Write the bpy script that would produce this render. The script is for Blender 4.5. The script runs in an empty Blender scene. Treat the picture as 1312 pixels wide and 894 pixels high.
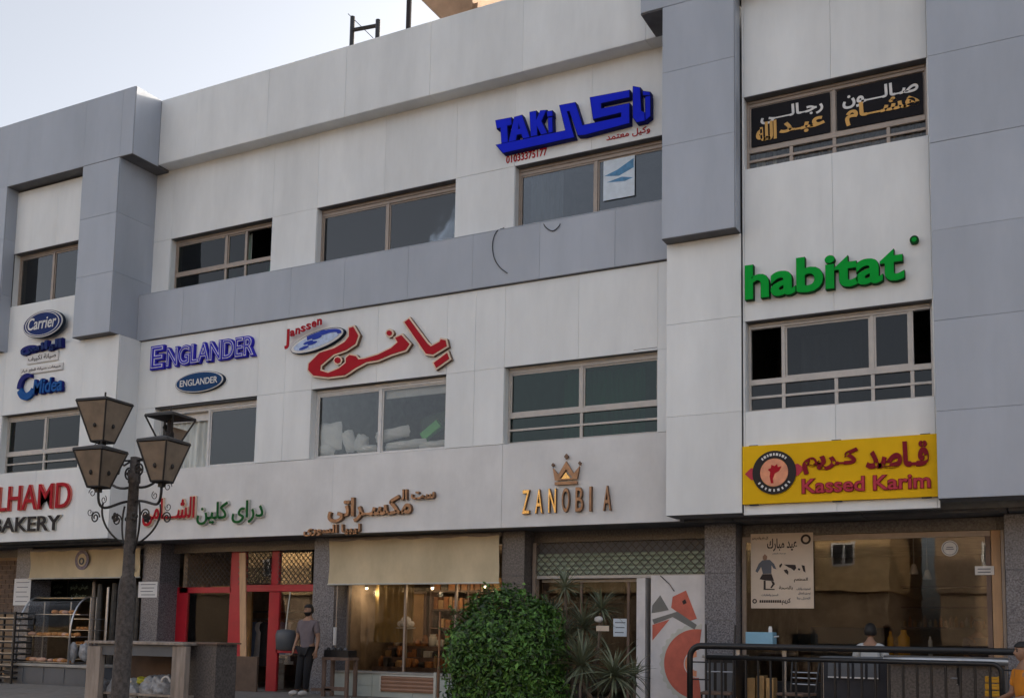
import bpy, math, random
from mathutils import Vector, Matrix
random.seed(7)
C = bpy.context.scene.collection
SC = bpy.context.scene

# ------------------------------------------------------------------ camera, sky, sun
D, EYE = 16.0, 1.65
R = ((0.89226, -0.01583, 0.45124), (-0.03317, 0.99439, 0.10047), (-0.4503, -0.10462, 0.88673))
F, CX, CY = 1344.17, 689.8, 671.9
cam = bpy.data.cameras.new('camera'); camo = bpy.data.objects.new('camera', cam); C.objects.link(camo)
cam.sensor_width = 36; cam.lens = 36 * F / 1312
cam.shift_x = (656 - CX) / 1312; cam.shift_y = (CY - 447) / 1312
cam.clip_end = 2000; cam.clip_start = .05
w = lambda r: Vector((r[0], r[2], -r[1]))
xa, ya, za = w(R[0]), -w(R[1]), -w(R[2])
camo.matrix_world = Matrix(((xa.x, ya.x, za.x, 0), (xa.y, ya.y, za.y, -D), (xa.z, ya.z, za.z, EYE), (0, 0, 0, 1)))
SC.camera = camo

SUN_EL, SUN_AZ = math.radians(14), math.radians(20)      # azimuth from +Y towards +X: the sun stands low behind the building, to the right
sd = Vector((math.sin(SUN_AZ) * math.cos(SUN_EL), math.cos(SUN_AZ) * math.cos(SUN_EL), math.sin(SUN_EL)))
W = bpy.data.worlds.new('World'); SC.world = W; W.use_nodes = True
nt = W.node_tree; sky = nt.nodes.new('ShaderNodeTexSky'); sky.sky_type = 'NISHITA'; sky.sun_disc = False
sky.sun_elevation = SUN_EL; sky.sun_rotation = SUN_AZ; sky.air_density = .7; sky.dust_density = 6; sky.ozone_density = 1.0
hs = nt.nodes.new('ShaderNodeHueSaturation'); hs.inputs['Saturation'].default_value = .38
nt.links.new(sky.outputs[0], hs.inputs['Color']); nt.links.new(hs.outputs[0], nt.nodes['Background'].inputs[0]); nt.nodes['Background'].inputs[1].default_value = .15
sl = bpy.data.lights.new('sun', 'SUN'); so = bpy.data.objects.new('sun', sl); C.objects.link(so)
sl.energy = 3.2; sl.angle = math.radians(.6); sl.color = (1, .86, .68)
so.rotation_euler = sd.to_track_quat('Z', 'Y').to_euler(); so.location = (0, 0, 40)
SC.view_settings.view_transform = 'Standard'; SC.view_settings.look = 'None'
SC.view_settings.exposure = 1.56; SC.view_settings.gamma = 1

# ------------------------------------------------------------------ helpers
def at(px, py, Y):
    """world (X, Z) where a sight line meets the real plane at depth Y"""
    u, v = (px - CX) / F, (py - CY) / F
    d = [R[0][i] * u + R[1][i] * v + R[2][i] for i in range(3)]
    t = (Y + D) / d[2]
    return d[0] * t, EYE - d[1] * t
def A3(px, py, Y):
    x, z = at(px, py, Y); return Vector((x, Y, z))

M = {}
def mat(name, col, rough=.6, *a, streak=0, **k):
    m = mat_(name, col, rough, *a, **k)
    if streak:
        n = m.node_tree.nodes; l = m.node_tree.links; b = n['Principled BSDF']; src = b.inputs['Base Color'].links[0].from_socket
        geo = n.new('ShaderNodeNewGeometry'); mp = n.new('ShaderNodeMapping'); mp.inputs['Scale'].default_value = (3.2, 2, .2); l.new(geo.outputs['Position'], mp.inputs[0])
        no = n.new('ShaderNodeTexNoise'); no.inputs['Scale'].default_value = 1; no.inputs['Detail'].default_value = 6; no.inputs['Roughness'].default_value = .7; l.new(mp.outputs[0], no.inputs['Vector'])
        mr = n.new('ShaderNodeMapRange'); mr.inputs[1].default_value = .52; mr.inputs[2].default_value = .78; mr.inputs[3].default_value = 1; mr.inputs[4].default_value = 1 - streak; l.new(no.outputs[0], mr.inputs[0])
        sc = n.new('ShaderNodeVectorMath'); sc.operation = 'SCALE'; l.new(src, sc.inputs[0]); l.new(mr.outputs[0], sc.inputs['Scale']); l.new(sc.outputs[0], b.inputs['Base Color'])
    return m
def mat_(name, col, rough=.6, metal=0, var=.12, scale=3, bump=0, bscale=60, spec=.5, stretch=(1, 1, 1), col2=None, island=0, obj=0, emit=0, detail=5):
    m = bpy.data.materials.new(name); m.use_nodes = True; n = m.node_tree.nodes; l = m.node_tree.links
    b = n['Principled BSDF']; b.inputs['Roughness'].default_value = rough; b.inputs['Metallic'].default_value = metal
    b.inputs['Specular IOR Level'].default_value = spec
    tc = n.new('ShaderNodeTexCoord'); geo = n.new('ShaderNodeNewGeometry')
    mp = n.new('ShaderNodeMapping'); mp.inputs['Scale'].default_value = stretch
    l.new(geo.outputs['Position'], mp.inputs[0])
    no = n.new('ShaderNodeTexNoise'); no.inputs['Scale'].default_value = scale; no.inputs['Detail'].default_value = detail; no.inputs['Roughness'].default_value = .62
    l.new(mp.outputs[0], no.inputs['Vector'])
    rp = n.new('ShaderNodeValToRGB'); rp.color_ramp.elements[0].position = .3; rp.color_ramp.elements[1].position = .7
    c2 = col2 or tuple(min(1, c * (1 + var)) for c in col)
    c1 = col if col2 else tuple(c * (1 - var) for c in col)
    rp.color_ramp.elements[0].color = (*c1, 1); rp.color_ramp.elements[1].color = (*c2, 1)
    l.new(no.outputs[0], rp.inputs[0]); out = rp.outputs[0]
    for k, src in ((island, geo.outputs['Random Per Island']), (obj, None)):
        if k:
            if src is None: src = n.new('ShaderNodeObjectInfo').outputs['Random']
            mr = n.new('ShaderNodeMapRange'); mr.inputs[3].default_value = 1 - k; mr.inputs[4].default_value = 1 + k; l.new(src, mr.inputs[0])
            mx = n.new('ShaderNodeVectorMath'); mx.operation = 'SCALE'; l.new(out, mx.inputs[0]); l.new(mr.outputs[0], mx.inputs['Scale']); out = mx.outputs[0]
    l.new(out, b.inputs['Base Color'])
    if bump:
        nb = n.new('ShaderNodeTexNoise'); nb.inputs['Scale'].default_value = bscale; nb.inputs['Detail'].default_value = 4
        l.new(geo.outputs['Position'], nb.inputs['Vector'])
        bp = n.new('ShaderNodeBump'); bp.inputs['Strength'].default_value = bump; bp.inputs['Distance'].default_value = .02
        l.new(nb.outputs[0], bp.inputs['Height']); l.new(bp.outputs[0], b.inputs['Normal'])
    if emit:
        b.inputs['Emission Color'].default_value = (*col, 1); b.inputs['Emission Strength'].default_value = emit
    M[name] = m; return m
def glass(name, tint, ior, rough=.02, wave=.04):
    m = bpy.data.materials.new(name); m.use_nodes = True; n = m.node_tree.nodes; l = m.node_tree.links
    n.remove(n['Principled BSDF']); o = n['Material Output']
    t = n.new('ShaderNodeBsdfTransparent'); t.inputs[0].default_value = (*tint, 1)
    g = n.new('ShaderNodeBsdfGlossy'); g.inputs['Roughness'].default_value = rough; g.inputs[0].default_value = (1, 1, 1, 1)
    fr = n.new('ShaderNodeFresnel'); fr.inputs[0].default_value = ior; mx = n.new('ShaderNodeMixShader')
    geo = n.new('ShaderNodeNewGeometry'); no = n.new('ShaderNodeTexNoise'); no.inputs['Scale'].default_value = 1.3
    l.new(geo.outputs['Position'], no.inputs['Vector']); bp = n.new('ShaderNodeBump'); bp.inputs['Strength'].default_value = wave; bp.inputs['Distance'].default_value = .1
    l.new(no.outputs[0], bp.inputs['Height']); l.new(bp.outputs[0], g.inputs['Normal'])
    l.new(fr.outputs[0], mx.inputs[0]); l.new(t.outputs[0], mx.inputs[1]); l.new(g.outputs[0], mx.inputs[2]); l.new(mx.outputs[0], o.inputs[0])
    M[name] = m; return m

class MB:
    def __init__(s): s.v, s.f, s.mi, s.m = [], [], [], 0
    def add(s, vs, fs):
        k = len(s.v); s.v += [tuple(v) for v in vs]; s.f += [tuple(i + k for i in f) for f in fs]; s.mi += [s.m] * len(fs); return s
    def box(s, x0, x1, y0, y1, z0, z1):
        return s.add([(x, y, z) for x in (x0, x1) for y in (y0, y1) for z in (z0, z1)],
                     [(0, 1, 3, 2), (4, 6, 7, 5), (0, 4, 5, 1), (2, 3, 7, 6), (0, 2, 6, 4), (1, 5, 7, 3)])
    def obox(s, c, ax, ay, az):           # oriented box: centre and three half axes
        c, ax, ay, az = map(Vector, (c, ax, ay, az))
        return s.add([c + i * ax + j * ay + k * az for i in (-1, 1) for j in (-1, 1) for k in (-1, 1)],
                     [(0, 1, 3, 2), (4, 6, 7, 5), (0, 4, 5, 1), (2, 3, 7, 6), (0, 2, 6, 4), (1, 5, 7, 3)])
    def tube(s, pts, r, n=8, cap=True):
        pts = [Vector(p) for p in pts]; rs = r if isinstance(r, (list, tuple)) else [r] * len(pts)
        up = None; rings = []
        for i, p in enumerate(pts):
            t = (pts[min(i + 1, len(pts) - 1)] - pts[max(i - 1, 0)]).normalized()
            if up is None:
                up = Vector((0, 0, 1)) if abs(t.z) < .9 else Vector((0, 1, 0))
            a = t.cross(up).normalized(); up = a.cross(t).normalized()
            rings.append([p + (a * math.cos(q) + up * math.sin(q)) * rs[i] for q in [2 * math.pi * k / n for k in range(n)]])
        vs = [v for g in rings for v in g]; fs = []
        for i in range(len(pts) - 1):
            for k in range(n):
                a, b = i * n + k, i * n + (k + 1) % n; fs.append((a, a + n, b + n, b))
        if cap: fs += [tuple(range(n)), tuple(reversed(range((len(pts) - 1) * n, len(pts) * n)))]
        return s.add(vs, fs)
    def lathe(s, cx, cy, prof, n=16):       # profile of (radius, z)
        vs = [(cx + r * math.cos(2 * math.pi * k / n), cy + r * math.sin(2 * math.pi * k / n), z) for r, z in prof for k in range(n)]
        fs = [(i * n + k, i * n + (k + 1) % n, (i + 1) * n + (k + 1) % n, (i + 1) * n + k) for i in range(len(prof) - 1) for k in range(n)]
        fs += [tuple(reversed(range(n))), tuple(range((len(prof) - 1) * n, len(prof) * n))]
        return s.add(vs, fs)
    def ball(s, c, r, n=12, m=8, wob=0, seed=0, fn=None):
        rr = r if isinstance(r, (tuple, list)) else (r, r, r); rnd = random.Random(seed); ph = [rnd.uniform(0, 6) for _ in range(6)]
        vs = []
        for j in range(m + 1):
            th = math.pi * j / m
            for k in range(n):
                f = 2 * math.pi * k / n; d = Vector((math.sin(th) * math.cos(f), math.sin(th) * math.sin(f), math.cos(th)))
                q = 1 + wob * (math.sin(3 * d.x + ph[0]) * math.sin(4 * d.y + ph[1]) + .6 * math.sin(7 * d.z + ph[2] + 3 * d.x) + .4 * math.sin(9 * d.y + ph[3]))
                if fn: q *= fn(d)
                vs.append((c[0] + d.x * rr[0] * q, c[1] + d.y * rr[1] * q, c[2] + d.z * rr[2] * q))
        fs = [(j * n + k, (j + 1) * n + k, (j + 1) * n + (k + 1) % n, j * n + (k + 1) % n) for j in range(m) for k in range(n)]
        return s.add(vs, fs)
    def prism(s, poly, y0, y1):            # (x, z) outline given depth along Y
        n = len(poly); a = sum(poly[i][0] * poly[(i + 1) % n][1] - poly[(i + 1) % n][0] * poly[i][1] for i in range(n))
        if a < 0: poly = poly[::-1]
        vs = [(x, y0, z) for x, z in poly] + [(x, y1, z) for x, z in poly]
        fs = [tuple(range(n)), tuple(reversed(range(n, 2 * n)))] + [(i, i + n, (i + 1) % n + n, (i + 1) % n) for i in range(n)]
        return s.add(vs, fs)
    def disc(s, c, rx, rz, y0, y1, n=32):
        return s.prism([(c[0] + rx * math.cos(2 * math.pi * k / n), c[1] + rz * math.sin(2 * math.pi * k / n)) for k in range(n)], y0, y1)
    def build(s, name, m, parent=None, smooth=False, bevel=0):
        me = bpy.data.meshes.new(name); off = wloc(parent)
        me.from_pydata([(v[0] - off[0], v[1] - off[1], v[2] - off[2]) for v in s.v], [], s.f)
        for x in (m if isinstance(m, (list, tuple)) else [m]): me.materials.append(M[x])
        if any(s.mi): me.polygons.foreach_set('material_index', s.mi)
        if smooth: me.polygons.foreach_set('use_smooth', [True] * len(me.polygons))
        me.update(); o = bpy.data.objects.new(name, me); C.objects.link(o); o.parent = parent
        if bevel:
            b = o.modifiers.new('bevel', 'BEVEL'); b.width = bevel; b.segments = 2; b.limit_method = 'ANGLE'
        return o
def wloc(p):
    v = Vector((0, 0, 0))
    while p is not None: v += p.location; p = p.parent
    return v
def tag(o, label=None, cat=None, group=None, kind=None):
    if label: o['label'] = label
    if cat: o['category'] = cat
    if group: o['group'] = group
    if kind: o['kind'] = kind
    return o
def root(name, label, cat, loc=(0, 0, 0), group=None):
    o = bpy.data.objects.new(name, None); C.objects.link(o); o.location = loc; o.empty_display_size = .1
    return tag(o, label, cat, group)
def part_root(name, label, loc):
    o = bpy.data.objects.new(name, None); C.objects.link(o); o.parent = B; o.location = Vector(loc) - B.location; o.empty_display_size = .1; o['label'] = label
    return o
def copy_tree(o, parent=None, shift=(0, 0, 0), rotz=0):
    c = o.copy(); C.objects.link(c); c.parent = parent
    if parent is None: c.location = o.location + Vector(shift); c.rotation_euler.z += rotz
    for ch in list(o.children): copy_tree(ch, c)
    return c

# Arabic letters drawn in their joined forms, right to left
AR = {'ا': (0xFE8D, 2), 'أ': (0xFE83, 2), 'ب': (0xFE8F, 4), 'ة': (0xFE93, 2), 'ت': (0xFE95, 4), 'ج': (0xFE9D, 4), 'ح': (0xFEA1, 4), 'خ': (0xFEA5, 4), 'د': (0xFEA9, 2), 'ر': (0xFEAD, 2),
      'ز': (0xFEAF, 2), 'س': (0xFEB1, 4), 'ش': (0xFEB5, 4), 'ص': (0xFEB9, 4), 'ض': (0xFEBD, 4), 'ط': (0xFEC1, 4), 'ع': (0xFEC9, 4), 'غ': (0xFECD, 4), 'ف': (0xFED1, 4), 'ق': (0xFED5, 4),
      'ك': (0xFED9, 4), 'ل': (0xFEDD, 4), 'م': (0xFEE1, 4), 'ن': (0xFEE5, 4), 'ه': (0xFEE9, 4), 'و': (0xFEED, 2), 'ى': (0xFEEF, 2), 'ي': (0xFEF1, 4), '_': (0x5F, 5)}
def arabic(s):
    out = []
    for i, ch in enumerate(s):
        if ch not in AR: out.append(ch); continue
        code, k = AR[ch]
        prev = i > 0 and s[i - 1] in AR and AR[s[i - 1]][1] >= 4
        nxt = i + 1 < len(s) and s[i + 1] in AR and k >= 4
        if k == 5: out.append('_'); continue
        j = (1 if not nxt else 3) if prev else (0 if not nxt else 2)
        out.append(chr(code + j))
    return ''.join(reversed(out))

def curve_mesh(cu):
    o = bpy.data.objects.new('tmp', cu); C.objects.link(o); bpy.context.view_layer.update()
    me = o.to_mesh(); vs = [v.co.copy() for v in me.vertices]; fs = [tuple(p.vertices) for p in me.polygons]; mi = [p.material_index for p in me.polygons]
    o.to_mesh_clear(); bpy.data.objects.remove(o); bpy.data.curves.remove(cu); return vs, fs, mi
def text(name, s, x0, x1, z0, z1, Y, depth, m, parent, off=0, split=True, shear=0, layers=None, rtl=False, res=4):
    """raised lettering whose front stands at Y, filling x0..x1, z0..z1; layers: (material, offset, y shift, depth); '_' stretches an Arabic joint"""
    stretch = {}
    if rtl:
        s = arabic(s); vis = ''
        for ch in s:
            if ch == '_': stretch[len(vis) - 1] = stretch.get(len(vis) - 1, 0) + .3
            else: vis += ch
        s = vis
    objs = []; base = None
    for li, (mm, of, dy, dp) in enumerate(layers or [(m, off, 0, depth)]):
        cu = bpy.data.curves.new('t', 'FONT'); cu.body = s; cu.extrude = .5; cu.offset = of; cu.resolution_u = res
        for i in range(len(s)): cu.body_format[i].material_index = i; cu.materials.append(M[mm])
        vs, fs, mi = curve_mesh(cu)
        if not vs: return objs
        ch = {}
        for f, k in zip(fs, mi): ch.setdefault(k, []).append(f)
        bars = []
        if stretch:
            shift = 0; moved = {}
            for k in range(len(s)):
                idx = {i for f in ch.get(k, []) for i in f}
                for i in idx: moved[i] = shift
                if k in stretch and idx:
                    XL = max(vs[i].x for i in idx); e = [vs[i].y for i in idx if vs[i].x > XL - .02]
                    n0 = min(vs[i].x for f in ch[k + 1] for i in f)
                    d = stretch[k]; bars.append((k, XL - .03 + shift, n0 + shift + d + .05, min(e), max(e))); shift += d
            for i, d in moved.items(): vs[i].x += d
        if base is None:
            xs = [v.x for v in vs]; ys = [v.y for v in vs]; base = (min(xs), max(xs), min(ys), max(ys))
        a0, a1, b0, b1 = base; kx = (x1 - x0) / (a1 - a0); kz = (z1 - z0) / (b1 - b0)
        groups = {}; g = 0
        for k in range(len(s)):
            if k and split and (not rtl or s[k] == ' ' or s[k - 1] == ' '): g += 1
            if k in ch: groups.setdefault(g, []).append(k)
        def tr(x, y, z):
            zz = z0 + (y - b0) * kz; return (x0 + (x - a0) * kx + shear * (zz - z0), Y + dy + dp * (.5 - z), zz)
        for g in sorted(groups):
            b = MB(); mp = {}
            for k in groups[g]:
                for f in ch[k]:
                    nf = []
                    for i in f:
                        if i not in mp: mp[i] = len(b.v); b.v.append(tr(*vs[i]))
                        nf.append(mp[i])
                    b.f.append(tuple(nf)); b.mi.append(0)
                for kk, xa_, xb_, ya_, yb_ in bars:
                    if kk == k:
                        p, q_ = tr(xa_, ya_, .5), tr(xb_, yb_, -.5); b.box(p[0], q_[0], p[1] + .0006, q_[1], p[2], q_[2])
            objs.append(b.build(name, mm, parent))
    return objs
def poly2(name, polys, Y, depth, m, parent, off=0):
    """raised shape of outlines in (x, z), grown by off metres, front at Y"""
    cu = bpy.data.curves.new('p', 'CURVE'); cu.dimensions = '2D'; cu.fill_mode = 'BOTH'; cu.extrude = .5; cu.offset = off
    for p in polys:
        sp = cu.splines.new('POLY'); sp.points.add(len(p) - 1); sp.use_cyclic_u = True
        for q, (x, z) in zip(sp.points, p): q.co = (x, z, 0, 1)
    vs, fs, mi = curve_mesh(cu)
    b = MB(); b.add([(v.x, Y + depth * (.5 - v.z), v.y) for v in vs], fs)
    return b.build(name, m, parent)

# ------------------------------------------------------------------ materials
mat('grey_cladding', (.385, .418, .478), .42, 0, .10, .8, spec=.45, stretch=(1.2, 1, .35), obj=.05, streak=.045)
mat('white_cladding', (.74, .76, .765), .5, 0, .10, .7, spec=.35, stretch=(1.3, 1, .4), obj=.04, streak=.045)
mat('fascia_cladding', (.68, .68, .68), .5, 0, .11, 1.1, spec=.35, stretch=(1, 1, .7), obj=.03, streak=.045)
mat('joint_sealant', (.2, .2, .21), .8)
mat('soffit_dark', (.12, .12, .125), .7, var=.3, scale=2)  # dark grey of the soffits; on window heads it stands for shade
mat('bronze_frame', (.33, .27, .225), .45, .25, .1, 8)
mat('pale_frame', (.46, .43, .40), .45, .1, .08, 8)
mat('white_frame', (.62, .61, .6), .45, 0, .08, 8)
mat('dark_room', (.2, .19, .18), .9, var=.3)
mat('shop_room', (.30, .235, .17), .9, var=.4, scale=2)
mat('concrete', (.30, .29, .27), .9, var=.2, scale=4, bump=.3)
mat('roof_concrete', (.36, .23, .145), .9, var=.25, scale=1.5, bump=.4, bscale=12)
mat('granite', (.035, .035, .042), .35, 0, col2=(.27, .27, .30), scale=38, detail=3)
mat('granite_brown', (.05, .045, .045), .35, 0, col2=(.17, .155, .15), scale=30, detail=3)
mat('asphalt', (.05, .05, .052), .9, var=.25, scale=6, bump=.3)
mat('paving', (.22, .20, .18), .85, var=.2, scale=5, bump=.2)
mat('kerb_stone', (.33, .32, .3), .8, var=.2)
mat('tan_stucco', (.50, .34, .17), .9, var=.2, scale=.8, bump=.5, bscale=10)
mat('brown_wall', (.27, .19, .12), .9, var=.25, scale=1)
mat('black_paint', (.012, .012, .014), .4, var=.3, scale=20)
mat('steel', (.45, .45, .46), .3, .9, .1, 10)
mat('dark_wood', (.16, .105, .08), .6, var=.3, scale=8, stretch=(1, 1, .2))
mat('weathered_wood', (.30, .255, .22), .85, var=.35, scale=9, stretch=(1, 1, .15), bump=.3)
mat('pale_wood', (.50, .31, .17), .65, var=.2, scale=10, stretch=(1, 1, .12))
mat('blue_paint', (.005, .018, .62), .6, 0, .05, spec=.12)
mat('blue_side_shade', (.004, .008, .12), .6, spec=.12)  # navy sides carry the letters' side shadow in their colour
mat('green_paint', (.0, .33, .035), .6, spec=.12, var=.05)
mat('green_side', (.002, .06, .012), .6, spec=.12)
mat('dark_mark', (.02, .03, .05), .6, spec=.12)
mat('yellow_board', (.78, .46, .008), .6, spec=.12, var=.06, scale=2)
mat('maroon', (.22, .012, .022), .6, spec=.12, var=.1)
mat('maroon_pale', (.48, .05, .075), .6, spec=.12)
mat('salmon', (.75, .30, .16), .5, var=.15, scale=9)
mat('red_letter', (.40, .012, .022), .6, spec=.12, var=.08)
mat('red_frame', (.45, .012, .028), .38, var=.1)
mat('cream_edge', (.72, .55, .42), .45)
mat('violet_blue', (.03, .025, .42), .6, spec=.12)
mat('letter_white', (.72, .72, .8), .4)
mat('navy_letter', (.012, .015, .15), .6, spec=.12)
mat('navy_oval', (.012, .03, .14), .6, spec=.12)
mat('teal_oval', (.012, .055, .16), .6, spec=.12)
mat('midblue', (.01, .09, .32), .6, spec=.12)
mat('logo_blue', (.03, .06, .38), .6, spec=.12)
mat('logo_pale', (.42, .52, .72), .4, var=.2, scale=14)
mat('sticker_black', (.012, .011, .014), .6, spec=.12)
mat('sticker_white', (.66, .65, .64), .5)
mat('sticker_gold', (.62, .34, .07), .45)
mat('gold', (.62, .38, .13), .25, .95, .15, 6)
mat('copper', (.27, .155, .09), .38, .8, .25, 12)
mat('copper_side', (.16, .085, .045), .5)
mat('red_glow_edge', (.62, .16, .12), .45, var=.15)
mat('dark_letter', (.035, .03, .03), .6, spec=.12)
mat('green_letter', (.012, .11, .025), .6, spec=.12)
mat('pale_edge', (.55, .55, .50), .4)
mat('beige_blind', (.50, .42, .27), .7, col2=(.68, .57, .38), scale=1.6, stretch=(1, 1, .6))
mat('yellow_blind', (.42, .30, .11), .7, var=.1)
mat('paper', (.72, .72, .72), .8, var=.04)
mat('cream_paper', (.66, .56, .46), .8, var=.06)
mat('ink', (.03, .02, .02), .7)
mat('ink_grey', (.11, .12, .15), .7)
mat('poster_blue', (.06, .22, .42), .5, var=.3, scale=12)
mat('poster_pale', (.60, .68, .76), .5, var=.1, scale=6)
mat('leaf', (.018, .055, .009), .42, 0, island=.85, col2=(.095, .21, .035), scale=4, spec=.4)
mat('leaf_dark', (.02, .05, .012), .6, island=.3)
mat('yucca_leaf', (.07, .09, .05), .5, island=.5, col2=(.17, .19, .12), scale=4)
mat('bark', (.13, .10, .075), .9, var=.35, scale=14, stretch=(1, 1, .3), bump=.6)
mat('lamp_pole', (.035, .03, .028), .8, col2=(.12, .105, .098), scale=22, bump=.6, bscale=50)
mat('iron', (.022, .019, .018), .6, var=.3)
mat('smoked_pane', (.235, .185, .14), .4, var=.22, scale=5)
mat('bread', (.50, .22, .07), .7, var=.35, scale=14)
mat('bread_pale', (.66, .40, .30), .7, var=.2, scale=14)
mat('linen', (.82, .82, .83), .9, var=.08, scale=6, bump=.3, bscale=8)
mat('green_plastic', (.14, .55, .14), .5)
mat('curtain_teal', (.16, .38, .32), .9, var=.3, scale=9, stretch=(1, 1, .1))
mat('curtain_pale', (.55, .58, .56), .9, var=.3, scale=9, stretch=(1, 1, .1))
mat('curtain_lace', (.10, .09, .09), .9, col2=(.42, .38, .38), scale=10)
mat('shutter_slat', (.36, .42, .32), .5, .3, .15, 4)
mat('grille_metal', (.17, .15, .14), .5, .5)
mat('sill_tile', (.40, .44, .41), .5, var=.08, scale=2)
mat('brown_slat', (.30, .17, .11), .6)
mat('counter_grey', (.105, .115, .13), .5, var=.12, scale=2)
mat('counter_top', (.34, .33, .31), .6, var=.2)
mat('sack', (.30, .31, .33), .35, var=.45, scale=9, bump=.8, bscale=14)
mat('sack_yellow', (.42, .40, .03), .45, var=.2)
mat('brown_panel', (.13, .085, .06), .8, var=.25, scale=3)
mat('orange_goods', (.36, .15, .05), .6, var=.5, scale=9, obj=.3)
mat('tan_box', (.42, .26, .11), .7, var=.2, obj=.2)
mat('dark_goods', (.06, .055, .05), .6, var=.5, scale=9, obj=.3)
mat('skin', (.30, .17, .11), .6, var=.06)
mat('hair', (.008, .007, .007), .6)
mat('shirt_grey', (.155, .13, .145), .9, var=.12, scale=9)
mat('trousers', (.012, .012, .015), .9)
mat('shoe_white', (.65, .62, .6), .6)
mat('shirt_orange', (.62, .22, .015), .85, var=.12, scale=7)
mat('shirt_pale', (.50, .52, .53), .85, var=.1)
mat('cloth_white', (.60, .60, .60), .9, obj=.1, var=.12)
mat('cloth_blue', (.17, .22, .34), .9, obj=.2, var=.15)
mat('cloth_dark', (.03, .03, .035), .9, obj=.4, var=.15)
mat('light_blue', (.22, .42, .56), .6, var=.1)
mat('panel_white', (.66, .64, .64), .5, var=.1, scale=3)
mat('gear_red', (.55, .13, .085), .6, var=.15, scale=5)
mat('gear_grey', (.17, .17, .16), .6)
mat('crate_yellow', (.68, .36, .02), .5)
mat('cable', (.03, .03, .035), .6)
mat('sticker_violet', (.13, .10, .14), .5, col2=(.30, .25, .30), scale=26)
mat('car_paint', (.35, .36, .38), .25, .3)
mat('rubber', (.015, .015, .015), .8)
mat('board_dark', (.012, .02, .016), .5)
mat('chalk', (.30, .38, .32), .8)
mat('bulb_glow', (1, .85, .6), emit=6)
glass('film_glass', (.5, .53, .56), 1.62, .02, .01)
glass('dark_glass', (.25, .27, .29), 1.38)
glass('green_glass', (.30, .48, .40), 1.42)
glass('clear_glass', (.85, .86, .85), 1.4, .015, .02)
glass('case_glass', (.95, .96, .95), 1.09)
glass('shop_glass', (.78, .75, .71), 1.52, .01, .012)

# ------------------------------------------------------------------ the building: hull, cladding panels, windows
B = root('commercial_building', 'three storey commercial building clad in grey and white panels, shops on its ground floor', 'building', (-12, .65, 0))
core = MB()
rnd = random.Random(3)
def panel(b, name, m):
    o = b.build(name, m, B, bevel=.002); return o
G = .002
def clad(Y, xs, zs, m, holes=(), thick=.2, name='cladding_panel'):
    for i in range(len(xs) - 1):
        for j in range(len(zs) - 1):
            x0, x1, z0, z1 = xs[i], xs[i + 1], zs[j], zs[j + 1]; cx, cz = (x0 + x1) / 2, (z0 + z1) / 2
            if any(h[0] < cx < h[1] and h[2] < cz < h[3] for h in holes): continue
            core.box(x0, x1, Y + .02, Y + .02 + thick, z0, z1)
            b = MB(); b.box(x0 + G, x1 - G, Y, Y + .018, z0 + G, z1 - G)
            a, c = rnd.uniform(-.0022, .0022), rnd.uniform(-.0022, .0022)      # hung a hair out of true
            b.v = [(v[0], v[1] + a * (v[0] - cx) + c * (v[2] - cz), v[2]) for v in b.v]
            panel(b, name, m)
def side(X, y0, y1, zs, m):
    for j in range(len(zs) - 1):
        panel(MB().box(X + .001, X + .015, y0, y1, zs[j] + G, zs[j + 1] - G), 'side_panel', m)
def soffit(Z, y0, y1, xs, m):
    for j in range(len(xs) - 1):
        panel(MB().box(xs[j] + G, xs[j + 1] - G, y0, y1, Z - .015, Z - .001), 'soffit_panel', m)
def rng(a, b, n): return [a + (b - a) * i / n for i in range(n + 1)]

ZA, ZT = 12.3, 13.9
# top band, left block
clad(0, [-40, -37, -34, -31, -28, -25.6, -24.2, -22.78, -20.13, -18.94, -18.55], [ZA, ZT], 'grey_cladding', thick=.46)
side(-18.55, .02, .75, [ZA, ZT], 'grey_cladding'); soffit(ZA, .0, 1.08, [-24.2, -22.78, -20.13, -18.94, -18.536], 'soffit_dark')
# columns of the left block
for x0, x1, yb in ((-24.2, -22.78, .3), (-20.13, -18.94, 1.1)):
    clad(0, [x0, x1], [8.23, 9.62, 11.0, ZA], 'grey_cladding', thick=.15)
    side(x1, .02, yb, [8.23, 9.62, 11.0, ZA - .016], 'grey_cladding'); soffit(8.23, .0, .21, [x0, x1 + .014], 'soffit_dark')
core.box(-20.1, -18.945, .17, 1.3, 8.25, ZA)
# wall between and below those columns
VL = (-22.66, -19.95, 5.25, 6.66); UL = (-22.76, -20.3, 9.37, 10.7)
clad(.2, [-26.2, -24.4, VL[0], -21.3, VL[1], -18.84], [3.62, 5.25, 6.66, 8.21], 'white_cladding', [VL])
side(-18.84, .22, .8, [3.62, 5.25, 8.2], 'white_cladding')
clad(.3, [-22.78, -21.3, -20.13], [8.23, 9.37, 10.7, 12.25], 'white_cladding', [UL], thick=.15)
# upper wall, mid band, long top band
UW = [(-18.38, -15.35, 9.1, 10.66), (-14.12, -10.65, 9.1, 10.66), (-9.32, -6.02, 9.1, 10.66)]
clad(1.1, [-18.94, -18.38, -15.35, -14.12, -12.38, -10.65, -9.32, -7.7, -6.02, -5.88], [9.1, 10.66, 12.36], 'white_cladding', UW)
MX = [-18.92, -17.52, -15.99, -14.45, -13.05, -11.49, -10.01, -8.57, -7.06, -5.88]
clad(.75, MX, [8.2, 9.27], 'grey_cladding', thick=.1); soffit(8.2, .75, .82, MX, 'soffit_dark')
for i in range(len(MX) - 1): panel(MB().box(MX[i] + G, MX[i + 1] - G, .75, 1.095, 9.272, 9.287), 'ledge_panel', 'grey_cladding')
core.box(-18.9, -5.88, .87, 1.1, 8.22, 9.26)
FX = [-18.53, -17.4, -15.3, -13.2, -11.1, -9, -6.5, -5.9]
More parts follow.
